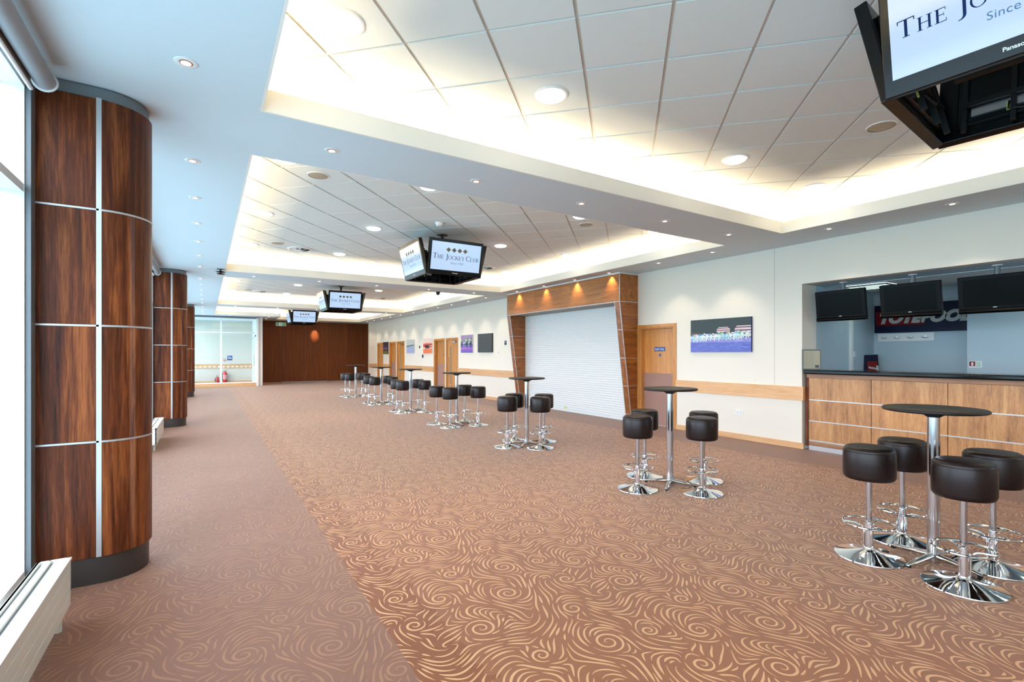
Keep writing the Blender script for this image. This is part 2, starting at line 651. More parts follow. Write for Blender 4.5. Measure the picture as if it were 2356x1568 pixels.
def copy_tree(o, parent=None):
    c = o.copy()
    COL.objects.link(c)
    if parent is not None:
        c.parent = parent
    for ch in [k for k in KIDS.get(o.name, [])]:
        copy_tree(ch, c)
    return c


KIDS = {}


def index_children(root):
    """remember a thing's parts and sub-parts so that copies can be made quickly"""
    st = [root]
    while st:
        o = st.pop()
        KIDS[o.name] = [c for c in COL.objects if c.parent == o]
        st += KIDS[o.name]


# ---- lettering -------------------------------------------------------------
def text_mesh(body, size, spacing=1.0, shear=0.0, offset=0.0):
    cu = bpy.data.curves.new('lettering', 'FONT')
    cu.body = body
    cu.size = size
    cu.align_x = 'CENTER'
    cu.align_y = 'CENTER'
    cu.shear = shear
    cu.offset = offset
    cu.space_character = spacing
    cu.resolution_u = 7
    tmp = bpy.data.objects.new('lettering_tmp', cu)
    COL.objects.link(tmp)
    dg = bpy.context.evaluated_depsgraph_get()
    dg.update()
    me = bpy.data.meshes.new_from_object(tmp.evaluated_get(dg))
    bpy.data.objects.remove(tmp, do_unlink=True)
    bpy.data.curves.remove(cu)
    return me


def lettering(body, size, mat, parent, matrix, name='lettering', **kw):
    """flat text in the x-z plane of matrix, reading along +x, facing -y"""
    me = text_mesh(body, size, **kw)
    me.transform(matrix @ Matrix.Rotation(radians(90), 4, 'X'))
    me.materials.clear()
    me.materials.append(mat)
    o = bpy.data.objects.new(name, me)
    COL.objects.link(o)
    if parent is not None:
        o.parent = parent
    return o


def glyph(ch):
    """serif capital as a list of polygons in a box of height 1; returns (polys, advance)"""
    th, tn, sh, sw = 0.15, 0.055, 0.045, 0.10
    R = lambda x0, x1, y0, y1: [(x0, y0), (x1, y0), (x1, y1), (x0, y1)]

    def stem(x, y0=0.0, y1=1.0, w=th, s0=True, s1=True):
        o = [R(x, x + w, y0, y1)]
        if s0: o.append(R(x - sw, x + w + sw, y0, y0 + sh))
        if s1: o.append(R(x - sw, x + w + sw, y1 - sh, y1))
        return o

    def arc(cx, cy, rx, ry, a0, a1, tx, ty, n=18):
        """quads of an elliptic arc with thickness tx at the sides and ty at top and bottom"""
        o = []
        for i in range(n):
            p = []
            for a, io in ((a0 + (a1 - a0) * i / n, 0), (a0 + (a1 - a0) * (i + 1) / n, 0), (a0 + (a1 - a0) * (i + 1) / n, 1), (a0 + (a1 - a0) * i / n, 1)):
                a = radians(a)
                p.append((cx + (rx - io * tx) * cos(a), cy + (ry - io * ty) * sin(a)))
            o.append(p)
        return o
    if ch == 'T':
        return stem(0.36, s1=False) + [R(0.02, 0.86, 1 - tn, 1), R(0.02, 0.07, 0.80, 1), R(0.81, 0.86, 0.80, 1)], 0.92
    if ch == 'H':
        return stem(0.12) + stem(0.70) + [R(0.2, 0.75, 0.49, 0.49 + tn)], 1.02
    if ch == 'E':
        return stem(0.12) + [R(0.2, 0.68, 1 - tn, 1), R(0.2, 0.58, 0.50, 0.50 + tn), R(0.2, 0.72, 0, tn), R(0.64, 0.68, 0.80, 1), R(0.55, 0.58, 0.40, 0.66), R(0.68, 0.72, 0, 0.22)], 0.80
    if ch == 'J':
        return [R(0.30, 0.30 + th, -0.08, 1), R(0.18, 0.57, 1 - sh, 1)] + arc(0.14, -0.06, 0.31, 0.26, -100, 0, th, 0.05, 8), 0.56
    if ch == 'O':
        return arc(0.50, 0.5, 0.48, 0.52, 0, 360, 0.13, 0.05, 36), 1.02
    if ch == 'C':
        return arc(0.52, 0.5, 0.48, 0.52, 42, 318, 0.14, 0.05, 28) + [R(0.84, 0.88, 0.72, 0.98), R(0.84, 0.88, 0.04, 0.2)], 0.94
    if ch == 'K':
        return stem(0.12) + [[(0.24, 0.46), (0.30, 0.42), (0.82, 0.98), (0.74, 0.98)], [(0.36, 0.56), (0.46, 0.64), (0.96, 0.0), (0.76, 0.0)], R(0.66, 0.92, 1 - sh, 1), R(0.68, 1.02, 0, sh)], 0.98
    if ch == 'Y':
        return [[(0.06, 1), (0.24, 1), (0.52, 0.44), (0.42, 0.40)], [(0.74, 1), (0.81, 1), (0.52, 0.42), (0.45, 0.46)], R(0.40, 0.54, 0, 0.46), R(0.30, 0.64, 0, sh), R(0, 0.30, 1 - sh, 1), R(0.64, 0.90, 1 - sh, 1)], 0.88
    if ch == 'L':
        return stem(0.12) + [R(0.2, 0.70, 0, tn), R(0.66, 0.70, 0, 0.22)], 0.76
    if ch == 'U':
        return [R(0.12, 0.12 + th, 0.32, 1), R(0.72, 0.78, 0.32, 1), R(0.02, 0.37, 1 - sh, 1), R(0.62, 0.88, 1 - sh, 1)] + arc(0.45, 0.34, 0.33, 0.36, 180, 360, 0.10, 0.07, 14), 0.94
    if ch == 'B':
        return stem(0.12, s0=False, s1=False) + [R(0.02, 0.40, 1 - tn, 1), R(0.02, 0.42, 0, tn), R(0.2, 0.42, 0.50, 0.50 + tn)] + arc(0.40, 0.765, 0.26, 0.235, -90, 90, 0.13, 0.05, 12) + arc(0.42, 0.27, 0.32, 0.27, -90, 90, 0.14, 0.05, 12), 0.82
    return [], 0.42


def serif_line(words, cap, small):
    """small-caps line centred on x = 0; words as strings whose first letter is tall"""
    polys, x = [], 0.0
    for w in words:
        for i, ch in enumerate(w):
            h = cap if i == 0 else small
            ps, adv = glyph(ch)
            for p in ps:
                polys.append([(x + a * h, b * h) for a, b in p])
            x += adv * h + 0.03 * cap
        x += 0.30 * cap
    x -= 0.30 * cap
    return [[(a - x / 2, b) for a, b in p] for p in polys], x


# =====================================================================
#                                THE ROOM
# =====================================================================
SZ = 3.25      # soffit
TZ = 3.675     # tile ceiling
XL, XW = -0.92, 8.0
YN = -5.0      # wall behind the camera
# floor
struct(build_floor(), 'patterned brown carpet with cream swirls', 'carpet')

# ceiling: soffit slabs round the raised recesses
rec = [[(0.35, -3.15), (7.08, -3.15), (7.08, 3.94), (0.35, 3.94)],
       [(0.35, 4.865), (7.08, 4.865), (7.08, 11.93), (0.35, 11.93)],
       [(0.35, 12.86), (7.08, 12.86), (7.08, 20.03), (0.35, 20.03)],
       [(0.35, 20.88), (7.08, 20.88), (7.08, 27.15), (2.98, 27.15), (2.98, 25.15), (0.35, 25.15)]]
s = MB()
s.box(-1.06, 0.33, YN, 30.0, SZ, SZ + 0.04)
s.box(7.10, 8.2, YN, 28.6, SZ, SZ + 0.04)
for a, b in ((YN, -3.17), (3.96, 4.845), (11.95, 12.84), (20.05, 20.86), (27.17, 28.6)):
    s.box(0.33, 7.10, a, b, SZ, SZ + 0.04)
s.box(0.33, 2.96, 25.17, 27.17, SZ, SZ + 0.04)
s.box(0.33, 2.3, 28.6, 30.0, SZ, SZ + 0.04)


def offset_poly(poly, d):
    n = len(poly)
    out = []
    for i in range(n):
        p0, p1, p2 = Vector(poly[i - 1]), Vector(poly[i]), Vector(poly[(i + 1) % n])
        e1, e2 = (p1 - p0).normalized(), (p2 - p1).normalized()
        n1, n2 = Vector((e1.y, -e1.x)), Vector((e2.y, -e2.x))
        out.append(tuple(p1 + d * (n1 + n2)))
    return out


def ring(mb, pa, pb, z0, z1):
    n = len(pa)
    for i in range(n):
        j = (i + 1) % n
        a0, a1, b0, b1 = pa[i], pa[j], pb[i], pb[j]
        v = [mb.bm.verts.new(p) for p in ((*a0, z0), (*a1, z0), (*b1, z0), (*b0, z0), (*a0, z1), (*a1, z1), (*b1, z1), (*b0, z1))]
        for q in ((0, 1, 2, 3), (7, 6, 5, 4), (0, 4, 5, 1), (3, 2, 6, 7)):
            mb.bm.faces.new([v[k] for k in q])


cv = MB()
for poly in rec:
    p1, p2, p3 = offset_poly(poly, 0.02), offset_poly(poly, 0.24), offset_poly(poly, 0.27)
    ring(cv, poly, p1, SZ + 0.0005, SZ + 0.165)
    ring(cv, p2, p3, SZ + 0.03, TZ + 0.03)
struct(cv.build('ceiling', M['cove']), 'cream upstands and lips of the lit ceiling coves', 'ceiling')
struct(s.build('ceiling', M['soffit']), 'white plaster soffit round the raised ceiling recesses', 'ceiling')


def clip(poly, rect):
    x0, x1, y0, y1 = rect
    for ax, lim, sgn in ((0, x0, 1), (0, x1, -1), (1, y0, 1), (1, y1, -1)):
        out = []
        for i in range(len(poly)):
            a, b = poly[i - 1], poly[i]
            ina, inb = sgn * (a[ax] - lim) >= 0, sgn * (b[ax] - lim) >= 0
            if ina != inb:
                t = (lim - a[ax]) / (b[ax] - a[ax])
                out.append((a[0] + t * (b[0] - a[0]), a[1] + t * (b[1] - a[1])))
            if inb:
                out.append(b)
        poly = out
        if len(poly) < 3:
            return []
    return poly


DG = 0.6 * sqrt(2)
for k, poly in enumerate(rec):
    o = offset_poly(poly, 0.24)
    xs = [p[0] for p in o]; ys = [p[1] for p in o]
    y_ref = (3.306, 3.306, 16.56, 16.56)[k] + (0 if k < 3 else 0.02)
    t = MB()
    rects = [(min(xs), max(xs), min(ys), max(ys))] if k < 3 else [(min(xs), max(xs), min(ys), 25.39), (2.74, max(xs), 25.39, max(ys))]
    for rc in rects:
        t.mi = 1
        t.face([(rc[0], rc[2], TZ + 0.012), (rc[1], rc[2], TZ + 0.012), (rc[1], rc[3], TZ + 0.012), (rc[0], rc[3], TZ + 0.012)])
        t.mi = 0
        hw = DG / 2 - 0.017
        i0 = int((rc[0] - 0.76) / (DG / 2)) - 2
        i1 = int((rc[1] - 0.76) / (DG / 2)) + 2
        j0 = int((rc[2] - y_ref) / (DG / 2)) - 2
        j1 = int((rc[3] - y_ref) / (DG / 2)) + 2
        for i in range(i0, i1 + 1):
            for j in range(j0, j1 + 1):
                if (i + j) % 2:
                    continue
                cx, cy = 0.76 + i * DG / 2, y_ref + j * DG / 2
                q = clip([(cx - hw, cy), (cx, cy - hw), (cx + hw, cy), (cx, cy + hw)], rc)
                if len(q) < 3:
                    continue
                a2 = abs(sum(q[m - 1][0] * q[m][1] - q[m][0] * q[m - 1][1] for m in range(len(q))))
                if a2 < 1e-4:
                    continue
                A = [t.bm.verts.new((*p, TZ)) for p in q]
                Bv = [t.bm.verts.new((*p, TZ + 0.012)) for p in q]
                t.bm.faces.new(A[::-1]).material_index = 0
                for m in range(len(q)):
                    t.bm.faces.new((A[m - 1], A[m], Bv[m], Bv[m - 1])).material_index = 0
    struct(t.build('ceiling', [M['tile'], M['tbar']], fix=False), 'square white ceiling tiles laid diagonally in a raised recess', 'ceiling')
    # cove tubes hidden behind the lip
    for i in range(len(poly)):
        a, b = Vector(poly[i - 1]), Vector(poly[i])
        e_ = (b - a).normalized()
        nrm = Vector((e_.y, -e_.x))
        mid = (a + b) / 2 + nrm * 0.165
        L = (b - a).length
        ang = atan2(e_.y, e_.x)
        area('cove_light', (mid.x, mid.y, SZ + 0.118), (L + 0.2, 0.04), COVE * L, COVE_COL, (pi, 0, ang))

# right-hand wall with its openings
# (y0, y1, z_top)
ops = [(YN - 0.2, 4.13, 2.61, 0), (6.64, 7.53, 2.06, 0), (7.75, 12.02, 2.62, 0), (16.66, 17.58, 2.06, 0), (17.85, 18.78, 2.06, 0), (22.48, 23.40, 2.06, 0), (23.70, 24.58, 2.06, 0), (25.77, 26.65, 2.06, 0)]
w = MB()
y = YN
w.box(XW, XW + 0.15, YN - 0.1, 4.13, 2.61, SZ)
prev = 4.13
for a, b, zt, _ in ops[1:]:
    w.box(XW, XW + 0.15, prev, a, 0, SZ)
    w.box(XW, XW + 0.15, a, b, zt, SZ)
    prev = b
w.box(XW, XW + 0.15, prev, 28.6, 0, SZ)
struct(w.build('wall_right', M['wall']), 'long cream wall with doors and pictures', 'wall')
struct(B(8.15, 8.43, 4.13, 4.25, 0, 2.75).build('wall_right', M['wall']), 'cream side of the bar opening', 'wall')
struct(B(7.59, 8.0, 26.87, 27.05, 0, SZ).build('wall_right', M['wall']), 'short cream wall return beside the dark wood partition', 'wall')
struct(B(0.3, 8.15, 28.5, 28.62, 0, SZ).build('wall_back', M['wall'])) if False else None
bw = MB()
bw.box(2.3, 8.15, 28.52, 28.62, 0, SZ)
bw.box(-1.05, 2.3, 29.8, 29.9, 0, SZ)
struct(bw.build('wall_back', plain('lobby_wall_paint', srgb(208, 204, 190), 0.6)), 'white end wall behind the glazed lobby', 'wall')
struct(B(2.12, 2.30, 26.12, 29.8, 0, SZ).build('wall_lobby', M['white']), 'white side wall of the glazed lobby', 'wall')
struct(B(-1.05, 8.15, YN - 0.1, YN, 0, SZ).build('wall_front', M['wall']), 'wall behind the camera', 'wall')

# chair rail and skirting (light oak) on the right wall
segs = [(4.10, 6.57), (12.18, 16.58), (18.86, 22.40), (24.66, 25.69), (26.73, 26.87)]
for i, (a, b) in enumerate(segs):
    struct(B(XW - 0.028, XW, a, b, 0.765, 0.985).build('trim_%d' % (i + 1), M['oak_h'], bevel=0.004), 'light oak chair rail along the cream wall', 'rail')
    struct(B(XW - 0.018, XW, a, b, 0.0, 0.095).build('baseboard_right', M['oak_h'], bevel=0.003), 'light oak skirting along the cream wall', 'skirting')
struct(B(7.56, 8.0, 26.842, 26.87, 0.765, 0.985).build('trim_6', M['oak_x'], bevel=0.004), 'oak rail on the short wall return', 'rail')
struct(B(XW, 8.052, 4.10, 4.13, 0.765, 0.985).build('trim_7', M['oak_x'], bevel=0.003), 'oak rail end returning into the bar opening', 'rail')
# joint cover between wall boards
for yy in (4.573, 6.1):
    struct(B(XW - 0.002, XW, yy - 0.004, yy + 0.004, 0.985, SZ).build('trim_8', plain('joint_filler', srgb(206, 204, 194), 0.6)), 'faint vertical joint in the cream wall', 'joint') if yy < 5 else None

# ---- bar recess ------------------------------------------------------------
b = MB()
b.box(XW + 0.43, 10.62, 4.13, 4.25, 0, 2.75)            # far side
b.box(10.5, 10.62, 2.66, 4.13, 0, 2.75)                 # back
b.box(9.9, 10.62, YN, 2.66, 0, 2.75)                    # nearer white wall
struct(b.build('wall_bar', M['wall_cool']), 'pale grey walls inside the betting bar', 'wall')
struct(B(XW + 0.15, 8.70, YN, 4.13, 2.61, 2.80).build('ceiling', M['wall_cool']), 'grey bulkhead over the betting bar opening', 'ceiling')
struct(B(8.70, 10.62, YN, 4.25, 2.63, 2.70).build('ceiling', M['tile']), 'tiled ceiling inside the betting bar', 'ceiling')
struct(B(8.68, 8.70, YN, 4.13, 2.60, 2.61).build('trim_9', M['alu']), 'thin metal trim under the bulkhead edge', 'trim')
struct(B(9.55, 9.63, 4.10, 4.13, 0, 2.61).build('trim_10', M['white']), 'white door post inside the bar', 'trim')

# ---- left window wall ------------------------------------------------------
bays = [(YN, 4.06, 5), (4.72, 12.12, 4), (12.80, 20.34, 4), (21.0, 26.02, 3), (26.12, 29.8, 2)]
sp = MB()
for a, b_ in ((4.06, 4.72), (12.12, 12.80), (20.34, 21.0), (26.02, 26.12)):
    sp.box(-1.06, XL, a, b_, 0, SZ)
struct(sp.build('wall_left', M['wall']), 'white wall piers between the window bays', 'wall')
lw = MB()
for a, b_, n in bays:
    lw.box(-1.06, XL + 0.01, a, b_, 0.0, 0.155)
struct(lw.build('wall_left', M['wall']), 'low wall under the windows', 'wall')
for k, (a, b_, n) in enumerate(bays):
    root = tag(thing('window_%d' % (k + 1), 'tall glazed window bay with white frame on the left', 'window'), kind='structure')
    f = MB()
    f.box(-1.05, XL, a, b_, 0.155, 0.20)
    f.box(-1.05, XL, a, b_, 3.10, SZ)
    f.box(-1.05, XL - 0.004, a, b_, 2.47, 2.52)
    for i in range(n + 1):
        yy = a + (b_ - a) * i / n
        lo, hi = max(a, yy - 0.03), min(b_, yy + 0.03)
        f.box(-1.05, XL, lo, hi, 0.20, 3.10)
    f.build('window_frame', M['frame_white'], root)
    g = MB()
    g.box(-1.058, -1.052, a, b_, 0.2, 3.10)
    g.build('pane', M['glass'], root)
    gk = MB()
    for i in range(n + 1):
        yy = a + (b_ - a) * i / n
        lo, hi = max(a, yy - 0.045), min(b_, yy + 0.045)
        gk.box(-1.052, -1.045, lo, hi, 0.2, 3.10)
    gk.build('gasket', M['black_matt'], root)

for k, yy in enumerate((4.085, 12.14, 20.36)):
    struct(B(-0.93, -0.893, yy - 0.045, yy + 0.045, 0.0, SZ).build('trim_%d' % (12 + k), M['alu_grey']), 'grey metal upright between window and column', 'trim')

# roller blinds over the bays
for k, (a, b_) in enumerate(((YN + 0.1, 3.96), (4.82, 12.0), (12.92, 20.22))):
    lab = ('grey roller blind tube above the nearest window, left of the first column', 'grey roller blind tube between the first and second columns', 'grey roller blind tube between the second and third columns')[k]
    r_ = thing('roller_blind', lab, 'blind', (-0.815, (a + b_) / 2, 3.13), 0, 'roller blinds over the windows')
    hl = (b_ - a) / 2
    MB().tube([(0, -hl, 0), (0, hl, 0)], 0.052, 24).build('tube', M['blind'], r_, True)
    for sgn in (-1, 1):
        br = MB()
        br.lathe([(0, 0), (0.062, 0), (0.062, 0.008), (0, 0.008)], 24, mat=Matrix.Translation((0, sgn * hl + (0 if sgn > 0 else -0.008), 0)) @ Matrix.Rotation(radians(-90), 4, 'X'))
        br.box(-0.02, 0.035, sgn * hl - 0.004 * (1 - sgn), sgn * hl + 0.004 * (1 + sgn), 0.03, 0.118)
        br.build('bracket', M['white'], r_, True)
    B(-0.058, -0.054, -hl + 0.03, hl - 0.03, -0.06, 0.0).build('fabric', M['blind'], r_)
    MB().tube([(-0.056, -hl + 0.02, -0.068), (-0.056, hl - 0.02, -0.068)], 0.011, 10).build('hem_bar', M['white'], r_, True)

# ---- glazed lobby screen ---------------------------------------------------
gy = 26.07
root = tag(thing('window_6', 'white framed glass lobby screen at the far left end', 'glass screen'), kind='structure')
f = MB()
f.box(-0.92, 2.12, gy - 0.03, gy + 0.03, 3.13, 3.17)
f.box(-0.92, 2.12, gy - 0.03, gy + 0.03, 2.47, 2.52)
f.box(-0.92, 2.12, gy - 0.03, gy + 0.03, 0.155, 0.20)
f.box(0.56, 0.63, gy - 0.033, gy + 0.033, 0.2, 3.13)
f.box(-0.919, -0.86, gy - 0.033, gy + 0.033, 0.2, 3.13)
f.build('window_frame', M['frame_white'], root)
B(2.03, 2.12, gy - 0.06, gy + 0.05, 0, 3.2).build('end_post', M['frame_white'], root)
B(-0.92, 2.12, gy - 0.05, gy + 0.03, 3.17, 3.25).build('head_rail', M['alu_grey'], root)
B(-0.92, 2.03, gy - 0.04, gy + 0.02, 0, 0.155).build('skirting', M['oak_x'], root)
B(-0.86, 2.03, gy - 0.004, gy + 0.004, 0.2, 3.13).build('pane', M['glass'], root)
mk = MB()
for i in range(16):
    x = -0.78 + i * 0.18
    if abs(x + 0.035 - 0.595) > 0.075 and x < 1.9:
        mk.box(x, x + 0.07, gy - 0.0055, gy - 0.0045, 0.895, 0.955)
mk.build('marking', M['white'], root)
struct(B(-1.0, 2.12, 29.77, 29.80, 0.76, 0.98).build('trim_11', M['oak_x']), 'oak rail on the lobby back wall', 'rail')
struct(B(-1.0, 2.12, 29.785, 29.80, 0.0, 0.10).build('baseboard_back', M['oak_x']), 'oak skirting on the lobby back wall', 'skirting')
root = tag(thing('door_7', 'white framed glass door in the side of the lobby', 'door'), kind='structure')
f = MB()
for a, c_ in ((27.45, 27.53), (28.87, 28.95)):
    f.box(2.075, 2.118, a, c_, 0, 2.45)
f.box(2.075, 2.118, 27.45, 28.95, 2.38, 2.45)
f.build('frame', M['frame_white'], root)
B(2.085, 2.116, 27.55, 28.85, 0.03, 2.36).build('leaf', plain('pale_blue_door', srgb(196, 220, 232), 0.3), root)
B(2.05, 2.085, 27.66, 27.70, 0.9, 1.5).build('handle', M['satin'], root)

# ---- dark wood folding partition ------------------------------------------
fp = thing('folding_partition', 'tall dark red wood folding partition across the far end', 'partition', (0, 28.5, 0))
js = [2.30, 3.44, 4.57, 5.69, 6.82, 8.0]
for i in range(5):
    hz = (0.02, 0.05, 0.05, 0.02, 0.02)[i]
    B(js[i] + 0.004, js[i + 1] - 0.004, -0.10, 0.0, hz, 3.235).build('panel', M['dark_wood'], fp)
B(2.30, 8.0, -0.11, 0.0, 3.235, 3.25).build('head_track', M['alu_grey'], fp)
sb = MB()
for i in (1, 2, 3):
    x = js[i + 0] if i else 0
for x in (4.57, 5.69):
    sb.box(x - 0.006, x + 0.006, -0.103, -0.098, 0.05, 3.235)
sb.build('joint_strip', plain('copper_joint', srgb(150, 84, 48), 0.4), fp)
B(2.32, 7.98, -0.09, 0.0, 0.0, 0.02).build('floor_seal', M['alu'], fp)

# ---- clad columns ----------------------------------------------------------
zj = [0.18, 0.93, 1.685, 2.44, 3.168]
for k, yc in enumerate((4.392, 12.44, 20.70)):
    lab = ('walnut clad rounded column nearest the camera', 'walnut clad rounded column, second along the windows', 'walnut clad rounded column, farthest and third along the windows')[k]
    c = tag(thing('clad_column', lab, 'column', (-0.59, yc, 0), 0, 'walnut clad columns along the windows'), kind='thing')
    wx = XL + 0.59   # window side in local x

    def outline(r, n=24, x_end=None):
        pts = [(wx if x_end is None else x_end, -r)]
        for i in range(n + 1):
            a = -pi / 2 + pi * i / n
            pts.append((r * cos(a), r * sin(a)))
        pts.append((wx if x_end is None else x_end, r))
        return pts

    MB().prism(outline(0.232), 0, SZ - 0.001).build('core', M['alu_grey'], c, True)
    MB().prism(outline(0.243), 0, 0.18).build('plinth', M['skirt_metal'], c, True)
    MB().prism(outline(0.243), 3.168, SZ - 0.012).build('top_collar', M['alu_grey'], c, True)
    for lv in range(4):
        z0, z1 = zj[lv] + (0.007 if lv else 0.0), zj[lv + 1] - 0.007
        for sgn in (-1, 1):
            m = MB()
            ya, yb = sorted((sgn * 0.232, sgn * 0.26))
            m.box(wx + 0.012, -0.016, ya, yb, z0, z1)
            m.build('side_panel', M['walnut'], c, bevel=0.002)
        # curved nose panel
        n = 28
        a0 = -pi / 2 + 0.06
        outer = [(0.26 * cos(a0 + (-2 * a0) * i / n), 0.26 * sin(a0 + (-2 * a0) * i / n)) for i in range(n + 1)]
        inner = [(0.232 * cos(a0 + (-2 * a0) * i / n), 0.232 * sin(a0 + (-2 * a0) * i / n)) for i in range(n + 1)]
        m = MB()
        for i in range(n):
            m.prism([outer[i], outer[i + 1], inner[i + 1], inner[i]], z0, z1)
        bmesh.ops.remove_doubles(m.bm, verts=m.bm.verts, dist=1e-5)
        m.build('curved_panel', M['walnut'], c, True)
    st = MB()
    for z in zj[1:4]:
        st.prism(outline(0.262), z - 0.006, z + 0.006)
    for sgn in (-1, 1):
        ya, yb = sorted((sgn * 0.232, sgn * 0.262))
        st.box(-0.014, 0.014, ya, yb, 0.18, 3.168)
        st.box(wx, wx + 0.012, ya, yb, 0.18, 3.168)
    st.build('joint_strip', M['alu'], c, True)

# =====================================================================
#                         RIGHT WALL OBJECTS
# =====================================================================
# ---- shutter and its walnut surround --------------------------------------
sh = thing('roller_shutter', 'closed white slatted roller shutter inside the walnut surround', 'shutter', (8.03, 9.885, 0))
m = MB()
prof = []
n_sl = 47
hgt = 2.62 / n_sl
for i in range(n_sl):
    z0 = i * hgt
    prof += [(0.0, z0 + 0.002), (-0.012, z0 + hgt * 0.30), (-0.014, z0 + hgt * 0.55), (-0.006, z0 + hgt * 0.9), (0.004, z0 + hgt * 0.96)]
for i in range(len(prof) - 1):
    a, b_ = prof[i], prof[i + 1]
    m.face([(a[0], -2.135, a[1]), (b_[0], -2.135, b_[1]), (b_[0], 2.135, b_[1]), (a[0], 2.135, a[1])])
m.build('curtain', M['shutter'], sh, fix=False)
B(-0.015, 0.05, -2.135, 2.135, 0.0, 0.055).build('bottom_bar', M['shutter'], sh, bevel=0.003)
B(0.05, 0.06, -2.135, 2.135, 0.0, 2.64).build('backing', M['shutter'], sh)
for sgn in (-1, 1):
    ya, yb = sorted((sgn * 2.135, sgn * 2.105))
    B(-0.045, 0.0, ya, yb, 0, 2.62).build('guide_rail', M['white_metal'], sh)
B(-0.018, -0.015, 0.22, 0.33, 0.075, 0.12).build('sticker', M['yellow'], sh)

po = thing('shutter_surround', 'walnut panelled surround with sloping legs round the white shutter', 'surround', (0, 0, 0))
hy = [7.60, 9.02, 10.79, 12.17]
for i in range(3):
    B(7.45, 8.0, hy[i] + 0.001, hy[i + 1] - 0.001, 2.628, 3.215).build('header_panel', M['walnut_h'], po)
B(7.455, 7.998, 7.604, 12.166, 3.215, 3.248).build('top_packing', M['white'], po)
zl = [2.615, 2.02, 1.415, 0.81, 0.20, 0.0]
fx = lambda z: 7.45 + 0.36 * (2.62 - z) / 2.62
for (a, b_) in ((7.60, 7.75), (12.02, 12.17)):
    for i in range(5):
        z1, z0 = zl[i] - (0.004 if i else 0.0), zl[i + 1] + (0.004 if i < 4 else 0.0)
        MB().prism([(fx(z0), z0), (8.0, z0), (8.0, z1), (fx(z1), z1)], a + 0.002, b_ - 0.002, 'Y').build('leg_panel', M['walnut_side'], po)
    st = MB()
    for z in zl[1:5]:
        st.prism([(fx(z) - 0.001, z - 0.004), (8.0, z - 0.004), (8.0, z + 0.004), (fx(z) - 0.001, z + 0.004)], a, b_, 'Y')
    for yy in (a, b_):
        st.prism([(fx(0) - 0.004, 0), (fx(0) + 0.012, 0), (fx(2.62) + 0.012, 2.62), (fx(2.62) - 0.004, 2.62)], yy - 0.006, yy + 0.006, 'Y')
    st.build('leg_trim', M['alu'], po)
st = MB()
st.box(7.446, 7.46, 7.594, 12.176, 2.615, 2.629)
st.box(7.446, 8.0, 7.594, 7.602, 2.615, 2.629)
for yy in (7.60, 12.17):
    st.box(7.446, 7.46, yy - 0.006, yy + 0.006, 2.629, 3.215)
st.build('header_trim', M['alu'], po)
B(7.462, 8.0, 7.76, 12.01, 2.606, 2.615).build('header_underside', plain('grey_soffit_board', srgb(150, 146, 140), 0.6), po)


# ---- doors -----------------------------------------------------------------
def door(num, y0, y1, label, depth=0.09, kick=True, vision=None, pull=False, closer=False, sign=None):
    """y0..y1 is the clear opening, z top 2.06"""
    r = tag(thing('door_%d' % num, label, 'door', (XW, (y0 + y1) / 2, 0)), kind='structure')
    h = (y1 - y0) / 2
    fr = MB()
    for sgn in (-1, 1):
        ya, yb = sorted((sgn * h, sgn * (h + 0.075)))
        fr.box(-0.018, 0.0, ya, yb, 0, 2.0598)
        ya, yb = sorted((sgn * h, sgn * (h - 0.025)))
        fr.box(0.0002, 0.15, ya, yb, 0, 2.0348)
    fr.box(-0.018, 0.0, -h - 0.075, h + 0.075, 2.06, 2.125)
    fr.box(0.0002, 0.15, -h, h, 2.035, 2.06)
    fr.build('frame', M['oak_v'], r, bevel=0.003)
    hh = h - 0.027
    leaf = B(depth, depth + 0.045, -hh, hh, 0.008, 2.033).build('leaf', M['oak_v'], r)
    if kick:
        B(depth - 0.003, depth, -hh, hh, 0.01, 1.10).build('kick_plate', M['mauve'], r)
    if vision:
        va, vb, z0, z1 = vision
        v = MB()
        v.box(depth - 0.008, depth, va - 0.02, va, z0 - 0.02, z1 + 0.02)
        v.box(depth - 0.008, depth, vb, vb + 0.02, z0 - 0.02, z1 + 0.02)
        v.box(depth - 0.008, depth, va, vb, z0 - 0.02, z0)
        v.box(depth - 0.008, depth, va, vb, z1, z1 + 0.02)
        vp = v.build('vision_panel', M['oak_v'], r)
        B(depth - 0.003, depth - 0.001, va, vb, z0, z1).build('pane', plain('dark_vision_glass', srgb(150, 152, 136), 0.15), vp)
    if pull:
        yy = h - 0.12
        p = MB()
        p.tube([(depth - 0.001, yy, 1.36), (depth - 0.06, yy, 1.36), (depth - 0.06, yy, 0.86), (depth - 0.001, yy, 0.86)], 0.012, 10)
        p.build('handle', M['oak_v'] if pull == 'wood' else M['satin'], r, True)
        B(depth - 0.006, depth, yy - 0.03, yy + 0.03, 0.70, 0.80).build('lock_plate', M['satin'], r)
    if closer:
        cl = B(depth - 0.06, depth, -h + 0.1, -h + 0.33, 1.93, 2.0).build('door_closer', M['satin'], r, bevel=0.005)
        MB().tube([(depth - 0.05, -h + 0.2, 2.0), (depth - 0.10, 0.0, 2.01), (depth - 0.02, 0.12, 2.02)], 0.008, 6).build('arm', M['satin'], cl)
        hg = MB()
        for z in (0.25, 1.2, 1.6):
            hg.box(depth - 0.006, depth, -hh, -hh + 0.03, z, z + 0.1)
        hg.build('hinge', M['satin'], r)
    if sign:
        d = MB()
        d.lathe([(0, 0), (0.032, 0), (0.032, 0.003), (0, 0.003)], 20, mat=Matrix.Translation((depth, sign, 1.48)) @ Matrix.Rotation(radians(-90), 4, 'Y'))
        d.build('fire_door_sign', M['sign_blue'], r)
    return r


